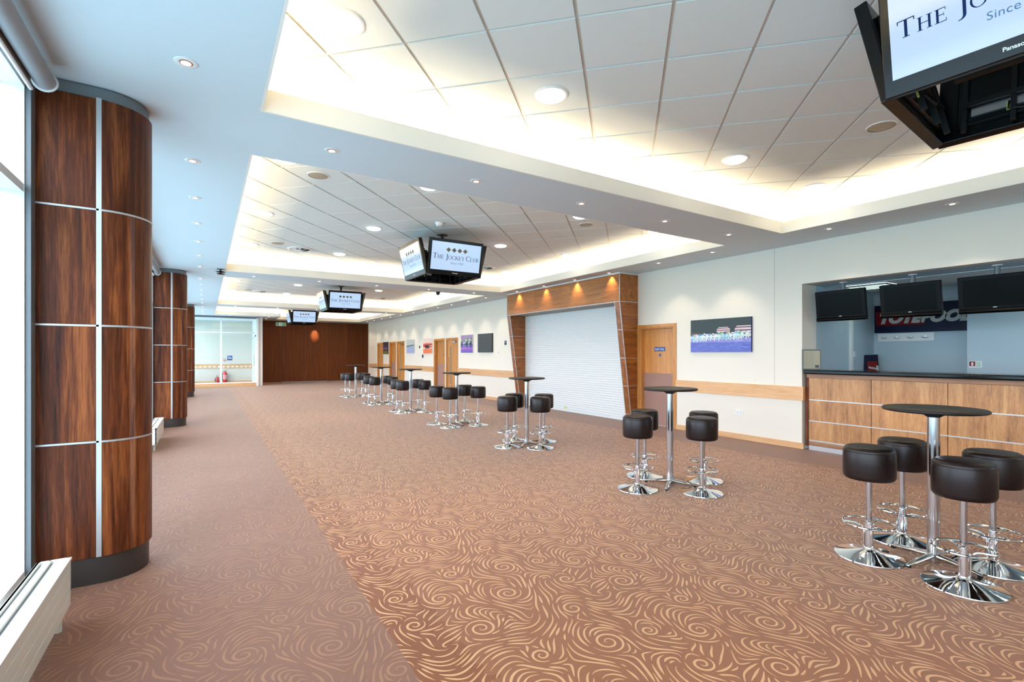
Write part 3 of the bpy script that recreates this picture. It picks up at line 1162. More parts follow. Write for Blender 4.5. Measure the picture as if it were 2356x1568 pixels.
d1 = door(1, 6.64, 7.53, 'oak staff only door with mauve kick plate right of the shutter', sign=-0.02)
sp_ = B(0.086, 0.09, -0.16, 0.13, 1.56, 1.65).build('staff_sign', M['sign_blue'], d1)
o = lettering('Staff Only', 0.062, M['white_ink'], sp_, Matrix.Translation((0.0845, -0.01, 1.603)) @ Matrix.Rotation(radians(-90), 4, 'Z'))
door(2, 16.66, 17.58, 'oak double-set door with tall narrow glass, closest to the purple picture', depth=0.02, kick=False, vision=(0.10, 0.21, 0.35, 1.78), pull='wood', closer=True, sign=0.0)
door(3, 17.85, 18.78, 'recessed oak door with mauve kick plate beside the orange picture', depth=0.10, vision=(-0.38, -0.33, 0.3, 1.8), sign=-0.18)
door(4, 22.48, 23.40, 'oak door with tall narrow glass beside the grey picture', depth=0.02, kick=False, vision=(0.10, 0.21, 0.35, 1.78), pull='wood', closer=True, sign=0.0)
door(5, 23.70, 24.58, 'recessed oak door with mauve kick plate right of the dark picture', depth=0.10, sign=-0.18)
door(6, 25.77, 26.65, 'plain oak door farthest along the cream wall', depth=0.06, kick=False, sign=0.0)

# ---- canvases --------------------------------------------------------------
_colmat = NT('printed_canvas')
_at = _colmat.n('ShaderNodeVertexColor'); _at.layer_name = 'ink'
_colmat.l(_at.outputs[0], _colmat.b.inputs['Base Color'])
_colmat.b.inputs['Roughness'].default_value = 0.5
CANVAS = _colmat.m


def canvas(label, y0, y1, z0, z1, shapes, side, depth=0.035):
    """shapes: list of (polygon in 0..1 x 0..1 seen from the room, (r,g,b))"""
    r = thing('canvas_picture', label, 'picture', (XW, (y0 + y1) / 2, z0), 0, 'race canvases on the cream wall')
    W, H = y1 - y0, z1 - z0
    B(-depth, 0, -W / 2, W / 2, 0, H).build('stretcher', plain('canvas_side', srgb(*side), 0.6), r)
    bm = bmesh.new()
    cols = []
    for i, (pl, c) in enumerate(shapes):
        x = -depth - 0.0006 - 0.00002 * i
        pl = [(min(1, max(0, u)), min(1, max(0, v))) for u, v in pl]
        try:
            bm.faces.new([bm.verts.new((x, W / 2 - u * W, v * H)) for u, v in pl])
            cols.append((len(pl), srgb(*c)))
        except ValueError:
            pass
    me = bpy.data.meshes.new('print')
    bm.to_mesh(me); bm.free()
    ca = me.color_attributes.new('ink', 'FLOAT_COLOR', 'CORNER')
    k = 0
    for n_, c in cols:
        for _ in range(n_):
            ca.data[k].color = c
            k += 1
    me.materials.append(CANVAS)
    o = bpy.data.objects.new('print', me)
    COL.objects.link(o)
    o.parent = r
    return r


def ell(cx, cy, rx, ry, n=12, a=0.0):
    return [(cx + rx * cos(t) * cos(a) - ry * sin(t) * sin(a), cy + rx * cos(t) * sin(a) + ry * sin(t) * cos(a)) for t in [2 * pi * i / n for i in range(n)]]


def rect(x0, x1, y0, y1):
    return [(x0, y0), (x1, y0), (x1, y1), (x0, y1)]


def seg(x0, y0, x1, y1, w0, w1):
    dx, dy = x1 - x0, y1 - y0
    L = sqrt(dx * dx + dy * dy) or 1
    nx, ny = -dy / L, dx / L
    return [(x0 + nx * w0, y0 + ny * w0), (x1 + nx * w1, y1 + ny * w1), (x1 - nx * w1, y1 - ny * w1), (x0 - nx * w0, y0 - ny * w0)]


def horse(S_, cx, cy, s, body, rider, silk, asp=1.0, rnd=random):
    """galloping horse and rider; s is the height scale, asp = picture height / width"""
    X = lambda u: cx + u * s * asp
    Yy = lambda v: cy + v * s
    leg = [(-0.34, -0.05, -0.62, -0.42), (-0.30, -0.05, -0.36, -0.50), (0.26, -0.05, 0.50, -0.36), (0.22, -0.05, 0.16, -0.52)]
    for x0, y0, x1, y1 in leg:
        mx, my = (x0 + x1) / 2 + rnd.uniform(-.06, .1), (y0 + y1) / 2 + 0.02
        for a, b_ in (((x0, y0), (mx, my)), ((mx, my), (x1, y1))):
            S_.append((seg(X(a[0]), Yy(a[1]), X(b_[0]), Yy(b_[1]), 0.035 * s, 0.022 * s), body))
    S_.append((ell(X(-0.02), Yy(0.05), 0.40 * s * asp, 0.15 * s), body))
    S_.append((ell(X(-0.30), Yy(0.08), 0.16 * s * asp, 0.16 * s), body))
    S_.append((seg(X(0.26), Yy(0.08), X(0.52), Yy(0.34), 0.10 * s, 0.055 * s), body))
    S_.append((ell(X(0.60), Yy(0.34), 0.14 * s * asp, 0.05 * s, 10, -0.5), body))
    S_.append((seg(X(-0.42), Yy(0.12), X(-0.70), Yy(0.02), 0.05 * s, 0.01), body))
    S_.append((ell(X(0.0), Yy(0.30), 0.17 * s * asp, 0.10 * s, 10, 0.4), silk))
    S_.append((ell(X(0.17), Yy(0.44), 0.07 * s * asp, 0.07 * s), rider))
    S_.append((seg(X(-0.06), Yy(0.22), X(0.04), Yy(0.02), 0.05 * s, 0.04 * s), rider))


random.seed(4)
# big race picture
Sh = [(rect(0, 1, 0, 1), (44, 60, 64)), (rect(0, 1, 0, 0.42), (138, 140, 214)), (rect(0, 1, 0, 0.29), (92, 108, 196))]
for i in range(150):
    x, y = random.random(), random.uniform(0.01, 0.28)
    Sh.append((rect(x, x + random.uniform(0.03, 0.14), y, y + 0.007), random.choice([(124, 138, 220), (76, 96, 186), (150, 152, 226), (88, 118, 200)])))
for i in range(30):
    x, y = random.random(), random.uniform(0.28, 0.36)
    Sh.append((rect(x, x + random.uniform(0.05, 0.2), y, y + 0.01), random.choice([(176, 176, 226), (200, 196, 236), (150, 150, 216)])))
Sh.append(([(0, 0.50), (0.25, 0.50), (0.25, 0.56), (0, 0.62)], (92, 74, 66)))
for x0, x1, y0, y1 in ((0.46, 0.68, 0.56, 0.74), (0.75, 1.0, 0.50, 0.76)):
    for i in range(9):
        t0 = y0 + (y1 - y0) * i / 9
        ins = 0.01 * max(0, i - 5)
        Sh.append((rect(x0 + ins, x1 - (ins if x1 < 1 else 0), t0, t0 + (y1 - y0) / 9 * 0.95), ((226, 190, 200), (80, 66, 84), (236, 216, 214))[i % 3]))
Sh.append((rect(0.86, 1.0, 0.44, 0.54), (226, 222, 200)))
Sh.append((rect(0.84, 0.99, 0.50, 0.515), (196, 196, 220)))
for i in range(15):
    cx = 0.03 + i * 0.062 + random.uniform(-0.015, 0.015)
    horse(Sh, cx, 0.44 + i * 0.004, 0.26, random.choice([(196, 232, 238), (220, 236, 240), (170, 216, 232), (232, 238, 240)]), random.choice([(30, 60, 110), (60, 120, 90), (200, 150, 90), (30, 40, 60), (240, 240, 240)]), random.choice([(120, 200, 110), (90, 180, 220), (230, 200, 220), (110, 150, 220), (240, 230, 160), (40, 110, 150)]), 0.49)
canvas('wide canvas of galloping racehorses on blue ground right of the staff door', 4.96, 6.20, 1.54, 2.15, Sh, (40, 36, 110))
# purple, three riders from the front
Sh = [(rect(0, 1, 0, 1), (160, 140, 184)), (rect(0, 1, 0, 0.55), (104, 92, 180)), (rect(0, 1, 0.18, 0.30), (190, 118, 200)), (rect(0, 1, 0, 0.18), (108, 86, 188)), (rect(0, 1, 0, 0.04), (78, 66, 170)), (rect(0, 1, 0.52, 0.56), (226, 222, 240))]
for i in range(60):
    x, y = random.random(), random.uniform(0.02, 0.3)
    Sh.append((seg(x, y, x + 0.2, y + 0.02, 0.006, 0.003), random.choice([(180, 110, 196), (96, 84, 190), (140, 96, 190)])))
for i in range(14):
    x = random.random()
    Sh.append((rect(x, x + 0.03, 0.28, 0.52), random.choice([(150, 150, 220), (190, 200, 236), (88, 86, 190)])))
Sh.append((ell(0.52, 0.74, 0.13, 0.12, 18), (140, 176, 100)))
Sh.append((ell(0.52, 0.74, 0.09, 0.09, 18), (170, 150, 190)))
for cx, s in ((0.07, 0.9), (0.5, 1.0), (0.82, 0.95)):
    dk = (34, 62, 62)
    Sh += [(ell(cx, 0.50, 0.13 * s, 0.10 * s, 14), dk), (seg(cx - 0.05, 0.5, cx - 0.06, 0.28, 0.03, 0.02), dk), (seg(cx + 0.05, 0.5, cx + 0.04, 0.27, 0.03, 0.02), dk),
           (ell(cx + 0.02, 0.62, 0.06, 0.12, 12), (40, 72, 64)), (ell(cx - 0.03, 0.72, 0.07, 0.08, 12), (176, 226, 140)), (ell(cx + 0.03, 0.78, 0.045, 0.04, 10), (44, 40, 60) if cx > 0.2 else (190, 70, 120)),
           (ell(cx - 0.06, 0.60, 0.04, 0.07, 10), (120, 196, 150))]
canvas('portrait canvas of three riders in green on purple ground', 15.33, 16.28, 1.555, 2.19, Sh, (232, 228, 218))
# near-black
Sh = [(rect(0, 1, 0, 1), (44, 52, 58)), (rect(0.0, 1, 0, 0.03), (18, 24, 30)), (rect(0, 0.04, 0, 1), (26, 34, 40))]
for i in range(60):
    a = random.uniform(0, 2 * pi)
    r0 = random.uniform(0.02, 0.25)
    x, y = 0.5 + r0 * cos(a), 0.5 + 0.3 * sin(a) * r0 * 4
    Sh.append((ell(x, min(.95, max(.05, y)), 0.008, 0.006, 6), random.choice([(70, 80, 84), (84, 76, 84), (60, 70, 80)])))
Sh.append((seg(0.44, 0.62, 0.50, 0.56, 0.006, 0.004), (120, 150, 120)))
canvas('portrait canvas that is almost wholly black', 13.95, 14.93, 1.56, 2.19, Sh, (10, 10, 12), 0.05)
# orange
Sh = [(rect(0, 1, 0, 1), (238, 214, 204)), (rect(0, 1, 0, 0.7), (240, 180, 152)), (rect(0, 1, 0.42, 0.62), (214, 74, 52)), (rect(0, 1, 0, 0.28), (238, 126, 84))]
for i in range(70):
    x, y = random.random(), random.uniform(0.0, 0.3)
    Sh.append((rect(x, x + 0.2, y, y + 0.008), random.choice([(246, 158, 112), (228, 100, 64), (240, 130, 90)])))
for i in range(26):
    x = random.random()
    Sh.append((ell(x, 0.6, 0.03, random.uniform(0.03, 0.09), 8), (206, 54, 40)))
for i in range(7):
    horse(Sh, 0.32 + i * 0.06, 0.44, 0.30, (72, 20, 24), (230, 190, 180), (60, 16, 30), 0.75)
Sh += [(rect(0.0, 0.25, 0.30, 0.36), (250, 230, 216)), (rect(0.7, 1, 0.48, 0.52), (240, 220, 210)), (seg(0.5, 0.28, 0.9, 0.40, 0.01, 0.01), (246, 206, 190))]
canvas('portrait canvas of dark horses on orange and red', 18.99, 19.96, 1.53, 2.17, Sh, (230, 226, 220))
# grey blue
Sh = [(rect(0, 1, 0, 1), (196, 204, 202)), (rect(0, 1, 0, 0.46), (168, 182, 218))]
for i in range(50):
    x, y = random.random(), random.uniform(0.0, 0.4)
    Sh.append((rect(x, x + 0.2, y, y + 0.006), random.choice([(150, 168, 212), (184, 196, 226)])))
for i in range(10):
    horse(Sh, 0.05 + i * 0.1, 0.50 + i * 0.008, 0.15, random.choice([(90, 126, 128), (66, 92, 96), (120, 160, 160)]), (60, 80, 90), (110, 160, 170), 0.75)
canvas('portrait canvas of tiny riders on pale grey and blue', 21.06, 22.03, 1.54, 2.17, Sh, (228, 226, 220))
# dark, pink and green
Sh = [(rect(0, 1, 0, 1), (22, 22, 30)), (rect(0, 1, 0, 0.28), (118, 132, 36)), (rect(0, 1, 0.38, 0.52), (120, 40, 84))]
for i in range(70):
    x, y = random.random(), random.uniform(0.3, 0.85)
    Sh.append((ell(x, y, 0.03, 0.04, 8), random.choice([(214, 70, 120), (70, 60, 150), (190, 60, 90), (30, 26, 50), (170, 110, 200), (200, 210, 220)]) if y < 0.6 else random.choice([(40, 50, 110), (24, 24, 40), (110, 60, 80)])))
for i in range(12):
    x = random.random()
    Sh.append((seg(x, 0.4, x + random.uniform(-.05, .05), 0.05, 0.02, 0.012), random.choice([(60, 16, 30), (40, 26, 20)])))
canvas('portrait canvas of dark, pink and lime race figures between two doors', 24.80, 25.62, 1.50, 2.13, Sh, (20, 20, 22))


# ---- small wall fittings ---------------------------------------------------
def plate(name, label, cat, y, z, w_, h_, mat, d=0.012, extra=None, x=XW):
    r = thing(name, label, cat, (x, y, z))
    B(-d, 0, -w_ / 2, w_ / 2, -h_ / 2, h_ / 2).build('face_plate', mat, r, bevel=0.002)
    if extra:
        extra(r, d)
    return r


def holes(r, d):
    h = MB()
    for yy in (-0.03, 0.03) if True else (0,):
        h.box(-d - 0.0008, -d, yy - 0.003, yy + 0.003, 0.0, 0.012)
        h.box(-d - 0.0008, -d, yy - 0.012, yy - 0.005, -0.018, -0.013)
        h.box(-d - 0.0008, -d, yy + 0.005, yy + 0.012, -0.018, -0.013)
    h.build('socket_hole', M['black_matt'], r)


def rocker(r, d):
    B(-d - 0.004, -d, -0.012, 0.012, -0.022, 0.022).build('rocker', M['alu'], r)


def screenlet(r, d):
    B(-d - 0.001, -d, -0.035, 0.035, 0.0, 0.045).build('display', plain('small_blue_display', srgb(96, 140, 200), 0.3), r)


plate('wall_socket', 'white double socket low on the wall under the racing canvas', 'socket', 5.20, 0.472, 0.146, 0.086, M['white'], extra=holes)
plate('wall_socket', 'white socket low on the wall left of the shutter', 'socket', 13.2, 0.45, 0.146, 0.086, M['white'], extra=holes)
plate('wall_socket', 'white socket low on the wall under the grey canvas', 'socket', 20.9, 0.45, 0.146, 0.086, M['white'], extra=holes)
plate('light_switch', 'white light switch right of the black canvas', 'switch', 13.61, 1.553, 0.085, 0.085, M['white'], extra=rocker)
plate('control_panel', 'small dark control panel with blue display left of the shutter', 'control panel', 13.16, 1.857, 0.10, 0.13, M['black'], 0.02, screenlet)
plate('control_panel', 'small black control panel below the orange canvas', 'control panel', 20.08, 1.417, 0.11, 0.14, M['black'], 0.02, screenlet)
plate('wall_sensor', 'small black sensor between the grey and orange canvases', 'sensor', 20.43, 1.815, 0.06, 0.11, M['black'], 0.03, rocker)

# =====================================================================
#                               THE BAR
# =====================================================================
bar = thing('bar_counter', 'long wooden betting bar front with metal strips and black top', 'bar counter', (8.05, 0, 0))
by = [4.10, 3.20, 2.35, 1.48, 0.6, -0.3, -1.2, -2.1, -3.0, -4.0, YN]
for i in range(len(by) - 1):
    for z0, z1 in ((0.158, 0.449), (0.461, 0.779), (0.791, 1.128)):
        B(0.0, 0.02, by[i + 1] + 0.004, by[i] - (0.004 if i else 0.05), z0, z1).build('front_panel', M['bar_wood'], bar)
B(0.02, 0.06, YN, 4.10, 0.06, 1.19).build('carcass', M['black_matt'], bar)
B(-0.004, 0.06, 4.052, 4.10, 0.06, 1.19).build('end_post', M['walnut'], bar)
st = MB()
for z in (0.455, 0.785, 0.148):
    st.box(-0.003, 0.02, YN, 4.05, z - 0.007 - (0.003 if z < 0.2 else 0), z + 0.007 + (0.003 if z < 0.2 else 0))
st.build('metal_strip', M['alu'], bar)
B(-0.012, 0.02, YN, 4.08, 1.13, 1.192).build('top_rail', M['bar_rail'], bar, bevel=0.003)
B(-0.001, 0.02, YN, 4.05, 0.075, 0.135).build('bottom_rail', M['bar_rail'], bar)
B(0.0, 0.015, YN, 4.05, 0.0, 0.07).build('toe_kick', M['satin'], bar)
B(-0.11, 0.50, YN, 4.085, 1.192, 1.255).build('worktop', M['gloss_black'], bar, bevel=0.018, seg=4)

# notice frame on the bar end
nf = thing('notice_frame', 'silver framed paper notice standing on the far end of the black counter', 'notice', (8.065, 4.02, 1.256), radians(-44))
f = MB()
for a in ((-0.135, -0.118, 0, 0.318), (0.118, 0.135, 0, 0.318), (-0.118, 0.118, 0, 0.018), (-0.118, 0.118, 0.30, 0.318)):
    f.box(a[0], a[1], -0.01, 0.01, a[2], a[3])
f.build('frame', M['alu_grey'], nf, bevel=0.002)
B(-0.118, 0.118, -0.002, 0.004, 0.018, 0.30).build('paper', M['paper'], nf)
f = MB()
random.seed(2)
for z in [0.27 - 0.0115 * i for i in range(21)]:
    f.box(-0.10, -0.045, -0.0026, -0.002, z, z + 0.003)
    f.box(-0.035, 0.03, -0.0026, -0.002, z, z + 0.003)
f.build('printed_lines', plain('faded_print', srgb(150, 142, 132), 0.7), nf)
B(0.05, 0.105, -0.0026, -0.002, 0.03, 0.075).build('printed_box', plain('grey_print', srgb(80, 88, 92), 0.7), nf)

# televisions over the bar
bt = None
for k, yy in enumerate((3.69, 2.815, 1.955)):
    lab = ('switched-off black television over the bar, at its far end', 'switched-off black television over the bar, middle of the three', 'switched-off black television over the bar, cut by the picture edge')[k]
    if bt is None:
        bt = thing('bar_television', lab, 'television', (8.34, yy, 2.609), 0, 'black televisions hung over the bar')
        MB().lathe([(0, 0), (0.05, 0), (0.05, -0.012), (0, -0.012)], 24).build('ceiling_plate', M['white'], bt, True)
        MB().tube([(0, 0, -0.012), (0, 0, -0.38)], 0.030, 20).build('pole', M['alu_grey'], bt, True)
        tl = Matrix.Translation((-0.085, 0, -0.36)) @ Matrix.Rotation(radians(-9), 4, 'Y')
        m = MB()
        m.box(-0.03, 0.035, -0.345, 0.345, -0.235, 0.235)
        cs = m.build('casing', M['tv_black'], bt, bevel=0.008, mat=tl)
        m = MB()
        m.box(0.0, 0.06, -0.08, 0.08, -0.1, 0.1)
        m.build('bracket', M['black_matt'], bt, mat=tl)
        m = MB()
        m.box(-0.032, -0.030, -0.295, 0.295, -0.150, 0.195)
        m.build('screen', M['screen_off'], cs, mat=tl)
        m = MB()
        pts = [(-0.03 - 0.022 * sin(pi * i / 8), -0.235 + 0.06 * i / 8) for i in range(9)]
        m.prism([(a, b_) for a, b_ in pts] + [(-0.028, -0.175), (-0.028, -0.235)], -0.34, 0.34, 'Y')
        m.build('speaker_bar', M['tv_black'], cs, True, mat=tl)
        m = MB()
        m.box(-0.0325, -0.0318, -0.018, 0.018, -0.168, -0.160)
        m.build('badge', M['white_ink'], cs, mat=tl)
        index_children(bt)
    else:
        c = copy_tree(bt)
        c.location = (8.34, yy, 2.609)
        c['label'] = lab

# sign on the back wall, letters partly hidden by the screens
sg = thing('betting_sign', 'wide navy and red betting sign with silver slanted letters behind the televisions', 'sign', (10.5, 3.10, 1.885))
B(-0.025, 0, -1.0, 1.012, 0, 0.50).build('board', M['navy'], sg)
MB().prism([(0.98, 0.13), (1.0, 0.385), (0.34, 0.385), (0.26, 0.13)], -0.028, -0.0252, 'X').build('red_band', M['sign_red'], sg)
lettering('TOTEPOOL', 0.265, M['grey_ink'], sg, Matrix.Translation((-0.0295, 0.315, 0.250)) @ Matrix.Rotation(radians(-90), 4, 'Z') @ Matrix.Diagonal((0.93, 1, 0.90, 1)), shear=0.28, offset=0.020, spacing=0.99)
# upright spare board leaning in the corner
sb_ = thing('spare_sign_board', 'narrow navy board with red band standing on end in the bar corner', 'sign', (10.12, 3.98, 0.0), radians(-52))
tl = Matrix.Rotation(radians(-3.5), 4, 'X') @ Matrix.Rotation(radians(-3), 4, 'Y')
m = MB(); m.box(-0.16, 0.16, -0.01, 0.01, 0.0, 1.49); bd = m.build('board', M['navy'], sb_, mat=tl)
m = MB(); m.box(-0.01, 0.14, -0.012, -0.0105, 0.05, 1.37); m.build('red_band', M['sign_red'], sb_, mat=tl)
lettering('TOTE', 0.20, M['grey_ink'], sb_, tl @ Matrix.Translation((0.07, -0.0135, 1.07)) @ Matrix.Rotation(radians(90), 4, 'Y'), shear=0.28, offset=0.008)

hk = thing('coat_hook_board', 'white board with four chrome coat hooks under the betting sign', 'coat hooks', (10.5, 3.66, 1.80))
B(-0.018, 0, -0.42, 0.40, -0.07, 0.07).build('board', M['white'], hk, bevel=0.003)
for yy in (-0.30, -0.10, 0.10, 0.29):
    m = MB()
    m.lathe([(0, 0), (0.018, 0), (0.018, 0.004), (0, 0.004)], 14, mat=Matrix.Translation((-0.018, yy, 0)) @ Matrix.Rotation(radians(-90), 4, 'Y'))
    for sgn in (-1, 1):
        m.tube([(-0.02, yy, 0.0), (-0.05, yy + sgn * 0.02, -0.02), (-0.06, yy + sgn * 0.038, 0.0)], 0.006, 8)
    m.build('hook', M['chrome'], hk, True)

en = thing('extinguisher_notice', 'small red and white extinguisher notice on the white wall behind the bar', 'notice', (9.9, 2.565, 1.345))
B(-0.003, 0, -0.075, 0.075, -0.05, 0.05).build('card', M['white'], en)
B(-0.004, -0.003, 0.0, 0.068, -0.028, 0.043).build('red_field', M['sign_red'], en)
m = MB()
for i in range(5):
    m.box(-0.004, -0.003, -0.062, -0.012, -0.035 + i * 0.016, -0.029 + i * 0.016)
m.build('printed_lines', M['green'], en)
B(-0.0045, -0.004, 0.022, 0.045, -0.02, 0.03).build('pictogram', M['white_ink'], en)

for k, (x, yy) in enumerate(((9.32, 3.68), (9.32, 1.55))):
    lf = thing('louvre_light', ('louvred ceiling light inside the bar behind the far television', 'louvred ceiling light inside the bar behind the television cut by the picture edge')[k], 'ceiling light', (x, yy, 2.63), 0, 'louvred lights in the bar ceiling')
    B(-0.28, 0.28, -0.28, 0.28, -0.004, -0.001).build('tube_panel', M['louvre_glow'], lf)
    m = MB()
    for i in range(8):
        q = -0.28 + 0.08 * i
        m.box(q - 0.006, q + 0.006, -0.29, 0.29, -0.030, -0.004)
        m.box(-0.29, 0.29, q - 0.006, q + 0.006, -0.030, -0.004)
    m.build('louvre_grid', M['satin'], lf)
m = thing('door_lock', 'white lock case on the door post inside the bar', 'lock', (9.68, 4.128, 1.50))
B(-0.02, 0.02, -0.03, 0, -0.05, 0.05).build('case', M['white'], m)

# =====================================================================
#                       CEILING FITTINGS
# =====================================================================
ORD = ['first', 'second', 'third', 'fourth', 'fifth', 'sixth', 'seventh', 'eighth', 'ninth', 'tenth', 'eleventh', 'twelfth', 'thirteenth', 'fourteenth', 'fifteenth', 'sixteenth', 'seventeenth', 'eighteenth', 'nineteenth', 'twentieth']

# large round lights
xs4 = (0.76, 2.457, 5.0, 6.70)
rows = [(3.306, 'nearest recess'), (5.95, 'second recess'), (8.42, 'second recess'), (10.96, 'second recess'), (14.02, 'third recess'), (16.56, 'third recess'), (19.12, 'third recess'), (22.1, 'fourth recess'), (24.6, 'fourth recess')]
proto = None
rowname = {3.306: 'far row of the nearest recess', 5.95: 'near row of the second recess', 8.42: 'middle row of the second recess', 10.96: 'far row of the second recess', 14.02: 'near row of the third recess', 16.56: 'middle row of the third recess', 19.12: 'far row of the third recess', 22.1: 'near row of the fourth recess', 24.6: 'far row of the fourth recess'}
for yy, rn in rows:
    for i, x in enumerate(xs4):
        lab = 'round ceiling light, %s from windows, %s' % (ORD[i], rowname[yy])
        if proto is None:
            proto = thing('ceiling_light', lab, 'ceiling light', (x, yy, TZ), 0, 'round ceiling lights in the tiled recesses')
            MB().lathe([(0.115, 0.0), (0.140, 0.0), (0.140, -0.006), (0.125, -0.012), (0.113, -0.010), (0.113, 0.0)], 36).build('rim', M['white'], proto, True)
            MB().lathe([(0.118, -0.004), (0.114, -0.018), (0.098, -0.028), (0.06, -0.034), (0, -0.036)], 36).build('diffuser', M['disc'], proto, True)
            index_children(proto)
        else:
            c = copy_tree(proto)
            c.location = (x, yy, TZ)
            c['label'] = lab

# small soffit downlights; each with its own lamp
dl = None
lampdata = bpy.data.lights.new('downlight_beam', 'SPOT')
lampdata.energy = 44.0
lampdata.color = (1.0, 0.88, 0.74)
lampdata.spot_size = radians(62)
lampdata.spot_blend = 0.6
lampdata.shadow_soft_size = 0.025
wall_lamp = lampdata.copy()
wall_lamp.energy = 30.0
wall_lamp.spot_size = radians(84)
wall_lamp.spot_blend = 0.6
wall_lamp.color = (1.0, 0.80, 0.60)


def downlight(x, y, tilt, head, lab, grp, data):
    """tilt of the lamp towards compass heading head (degrees from +X)"""
    global dl
    if dl is None:
        dl = thing('downlight', lab, 'downlight', (x, y, SZ), 0, grp)
        MB().lathe([(0.036, 0.004), (0.036, -0.003), (0.058, -0.005), (0.063, -0.002), (0.063, 0.0)], 28).build('bezel', M['white'], dl, True)
        MB().lathe([(0.036, 0.0), (0.030, 0.0), (0.027, -0.006), (0.036, -0.004)], 24).build('reflector', M['copper'], dl, True)
        MB().lathe([(0.028, -0.004), (0.016, -0.008), (0, -0.009)], 20).build('bulb', M['lamp'], dl, True)
        index_children(dl)
        c = dl
    else:
        c = copy_tree(dl)
        c.location = (x, y, SZ)
        c['label'] = lab
        c['group'] = grp
    c.rotation_euler = (0, 0, radians(head))
    # the bulb tilts in its bezel
    for ch in [o for o in c.children]:
        if ch.name.startswith('bulb'):
            ch.rotation_euler = (0, radians(-tilt * 0.6), 0)
    lo = bpy.data.objects.new('downlight_beam', data)
    lo.location = (x, y, SZ - 0.012)
    lo.rotation_euler = (0, radians(-tilt), radians(head))
    COL.objects.link(lo)
    global _accent_name
    _accent_name = lo.name
    return c


left_y = [-1.0, 0.9, 2.2, 3.53, 5.29, 6.52, 7.78, 9.03, 10.29, 11.59, 13.41, 14.53, 15.82, 17.07, 18.45, 19.73, 21.5, 22.72, 23.88, 25.11]
vis = 0
for yy in left_y:
    if yy < 3:
        continue
    downlight(-0.10, yy, 8, 90, 'small downlight, %s from the camera along the window side' % ORD[vis], 'downlights in the window-side soffit', lampdata)
    vis += 1
for nm, yb in (('first', 4.39), ('second', 12.42), ('third', 20.43)):
    for i, x in enumerate((0.92, 2.32, 3.70, 5.12, 6.49)):
        downlight(x, yb, 4, -90, 'small downlight, %s from the windows in the %s cross beam' % (ORD[i], nm), 'downlights in the cross beams', lampdata)
ry = [2.11, 3.44, 5.29, 6.47, 7.83, 8.99, 10.23, 11.51, 13.31, 14.5, 15.8, 17.0, 18.3, 19.55, 21.15, 22.56, 23.9, 25.2, 26.45]
for i, yy in enumerate(ry):
    downlight(7.37, yy, 10, 0, 'small downlight, %s from the camera along the wall side' % ORD[i], 'downlights in the wall-side soffit', wall_lamp)
for i, (x, yy) in enumerate(((0.92, 25.5), (2.51, 25.5), (2.52, 26.8), (5.05, 27.75))):
    lab = ('small downlight at the far end, nearest the windows, before the glass lobby', 'small downlight at the far end near the inner corner of the last recess', 'small downlight just in front of the folding partition, left part', 'small downlight that throws a bright patch on the dark partition')[i]
    downlight(x, yy, 44 if i == 3 else 0, 90 if i == 3 else 0, lab, 'downlights at the far end', wall_lamp if i == 3 else lampdata)

accent = lampdata.copy()
accent.energy = 260.0
accent.color = (1.0, 0.72, 0.5)
accent.spot_size = radians(30)
accent.spot_blend = 1.0
bpy.data.objects[_accent_name].data = accent

# speakers, air diffusers, detectors
sk = None
for i, (x, yy, lab) in enumerate(((5.47, 2.09, 'round beige ceiling speaker beside the nearest hanging televisions'), (1.16, 6.30, 'round beige ceiling speaker near the windows, just past the first beam'), (5.41, 6.30, 'round beige ceiling speaker on the wall side, just past the first beam'), (1.19, 10.56, 'round beige ceiling speaker at the far window corner of the second recess'), (1.21, 18.72, 'round beige ceiling speaker at the far window corner of the third recess'))):
    if sk is None:
        sk = thing('ceiling_speaker', lab, 'speaker', (x, yy, TZ), 0, 'round ceiling speakers')
        MB().lathe([(0.112, 0.0), (0.125, 0.0), (0.125, -0.008), (0.112, -0.008)], 32).build('rim', M['white'], sk, True)
        MB().lathe([(0.112, -0.004), (0.06, -0.012), (0, -0.014)], 32).build('grille', M['beige_grille'], sk, True)
        index_children(sk)
    else:
        c = copy_tree(sk); c.location = (x, yy, TZ); c['label'] = lab
vt = None
for x, yy, lab in ((1.66, 10.92, 'round air diffuser with open vanes in the second recess, window side'), (5.96, 10.80, 'round air diffuser in the second recess, wall side'), (1.60, 18.95, 'round air diffuser in the third recess, window side'), (5.75, 18.80, 'round air diffuser in the third recess, wall side')):
    if vt is None:
        vt = thing('air_diffuser', lab, 'air vent', (x, yy, TZ), 0.4, 'round air diffusers')
        MB().lathe([(0.20, 0.0), (0.25, 0.0), (0.245, -0.012), (0.20, -0.022), (0.19, -0.006)], 40).build('rim', M['white'], vt, True)
        MB().lathe([(0.19, -0.002), (0, -0.002)], 32).build('throat', M['black_matt'], vt)
        MB().lathe([(0, -0.050), (0.045, -0.046), (0.05, -0.02), (0.03, -0.004)], 24).build('hub', M['white'], vt, True)
        for k in range(8):
            a = k * pi / 4
            m = MB()
            m.face([(0.045 * cos(a), 0.045 * sin(a), -0.04), (0.18 * cos(a), 0.18 * sin(a), -0.024), (0.18 * cos(a + 0.42), 0.18 * sin(a + 0.42), -0.005), (0.045 * cos(a + 0.42), 0.045 * sin(a + 0.42), -0.01)])
            m.build('vane', M['white'], vt)
        index_children(vt)
    else:
        c = copy_tree(vt); c.location = (x, yy, TZ); c['label'] = lab
sd = thing('smoke_detector', 'small white smoke detector on the ceiling in front of the middle televisions', 'smoke detector', (3.28, 7.51, TZ))
MB().lathe([(0, 0), (0.065, 0), (0.065, -0.018), (0.055, -0.03), (0.052, -0.05), (0.04, -0.062), (0, -0.066)], 28).build('body', M['white'], sd, True)
m = MB()
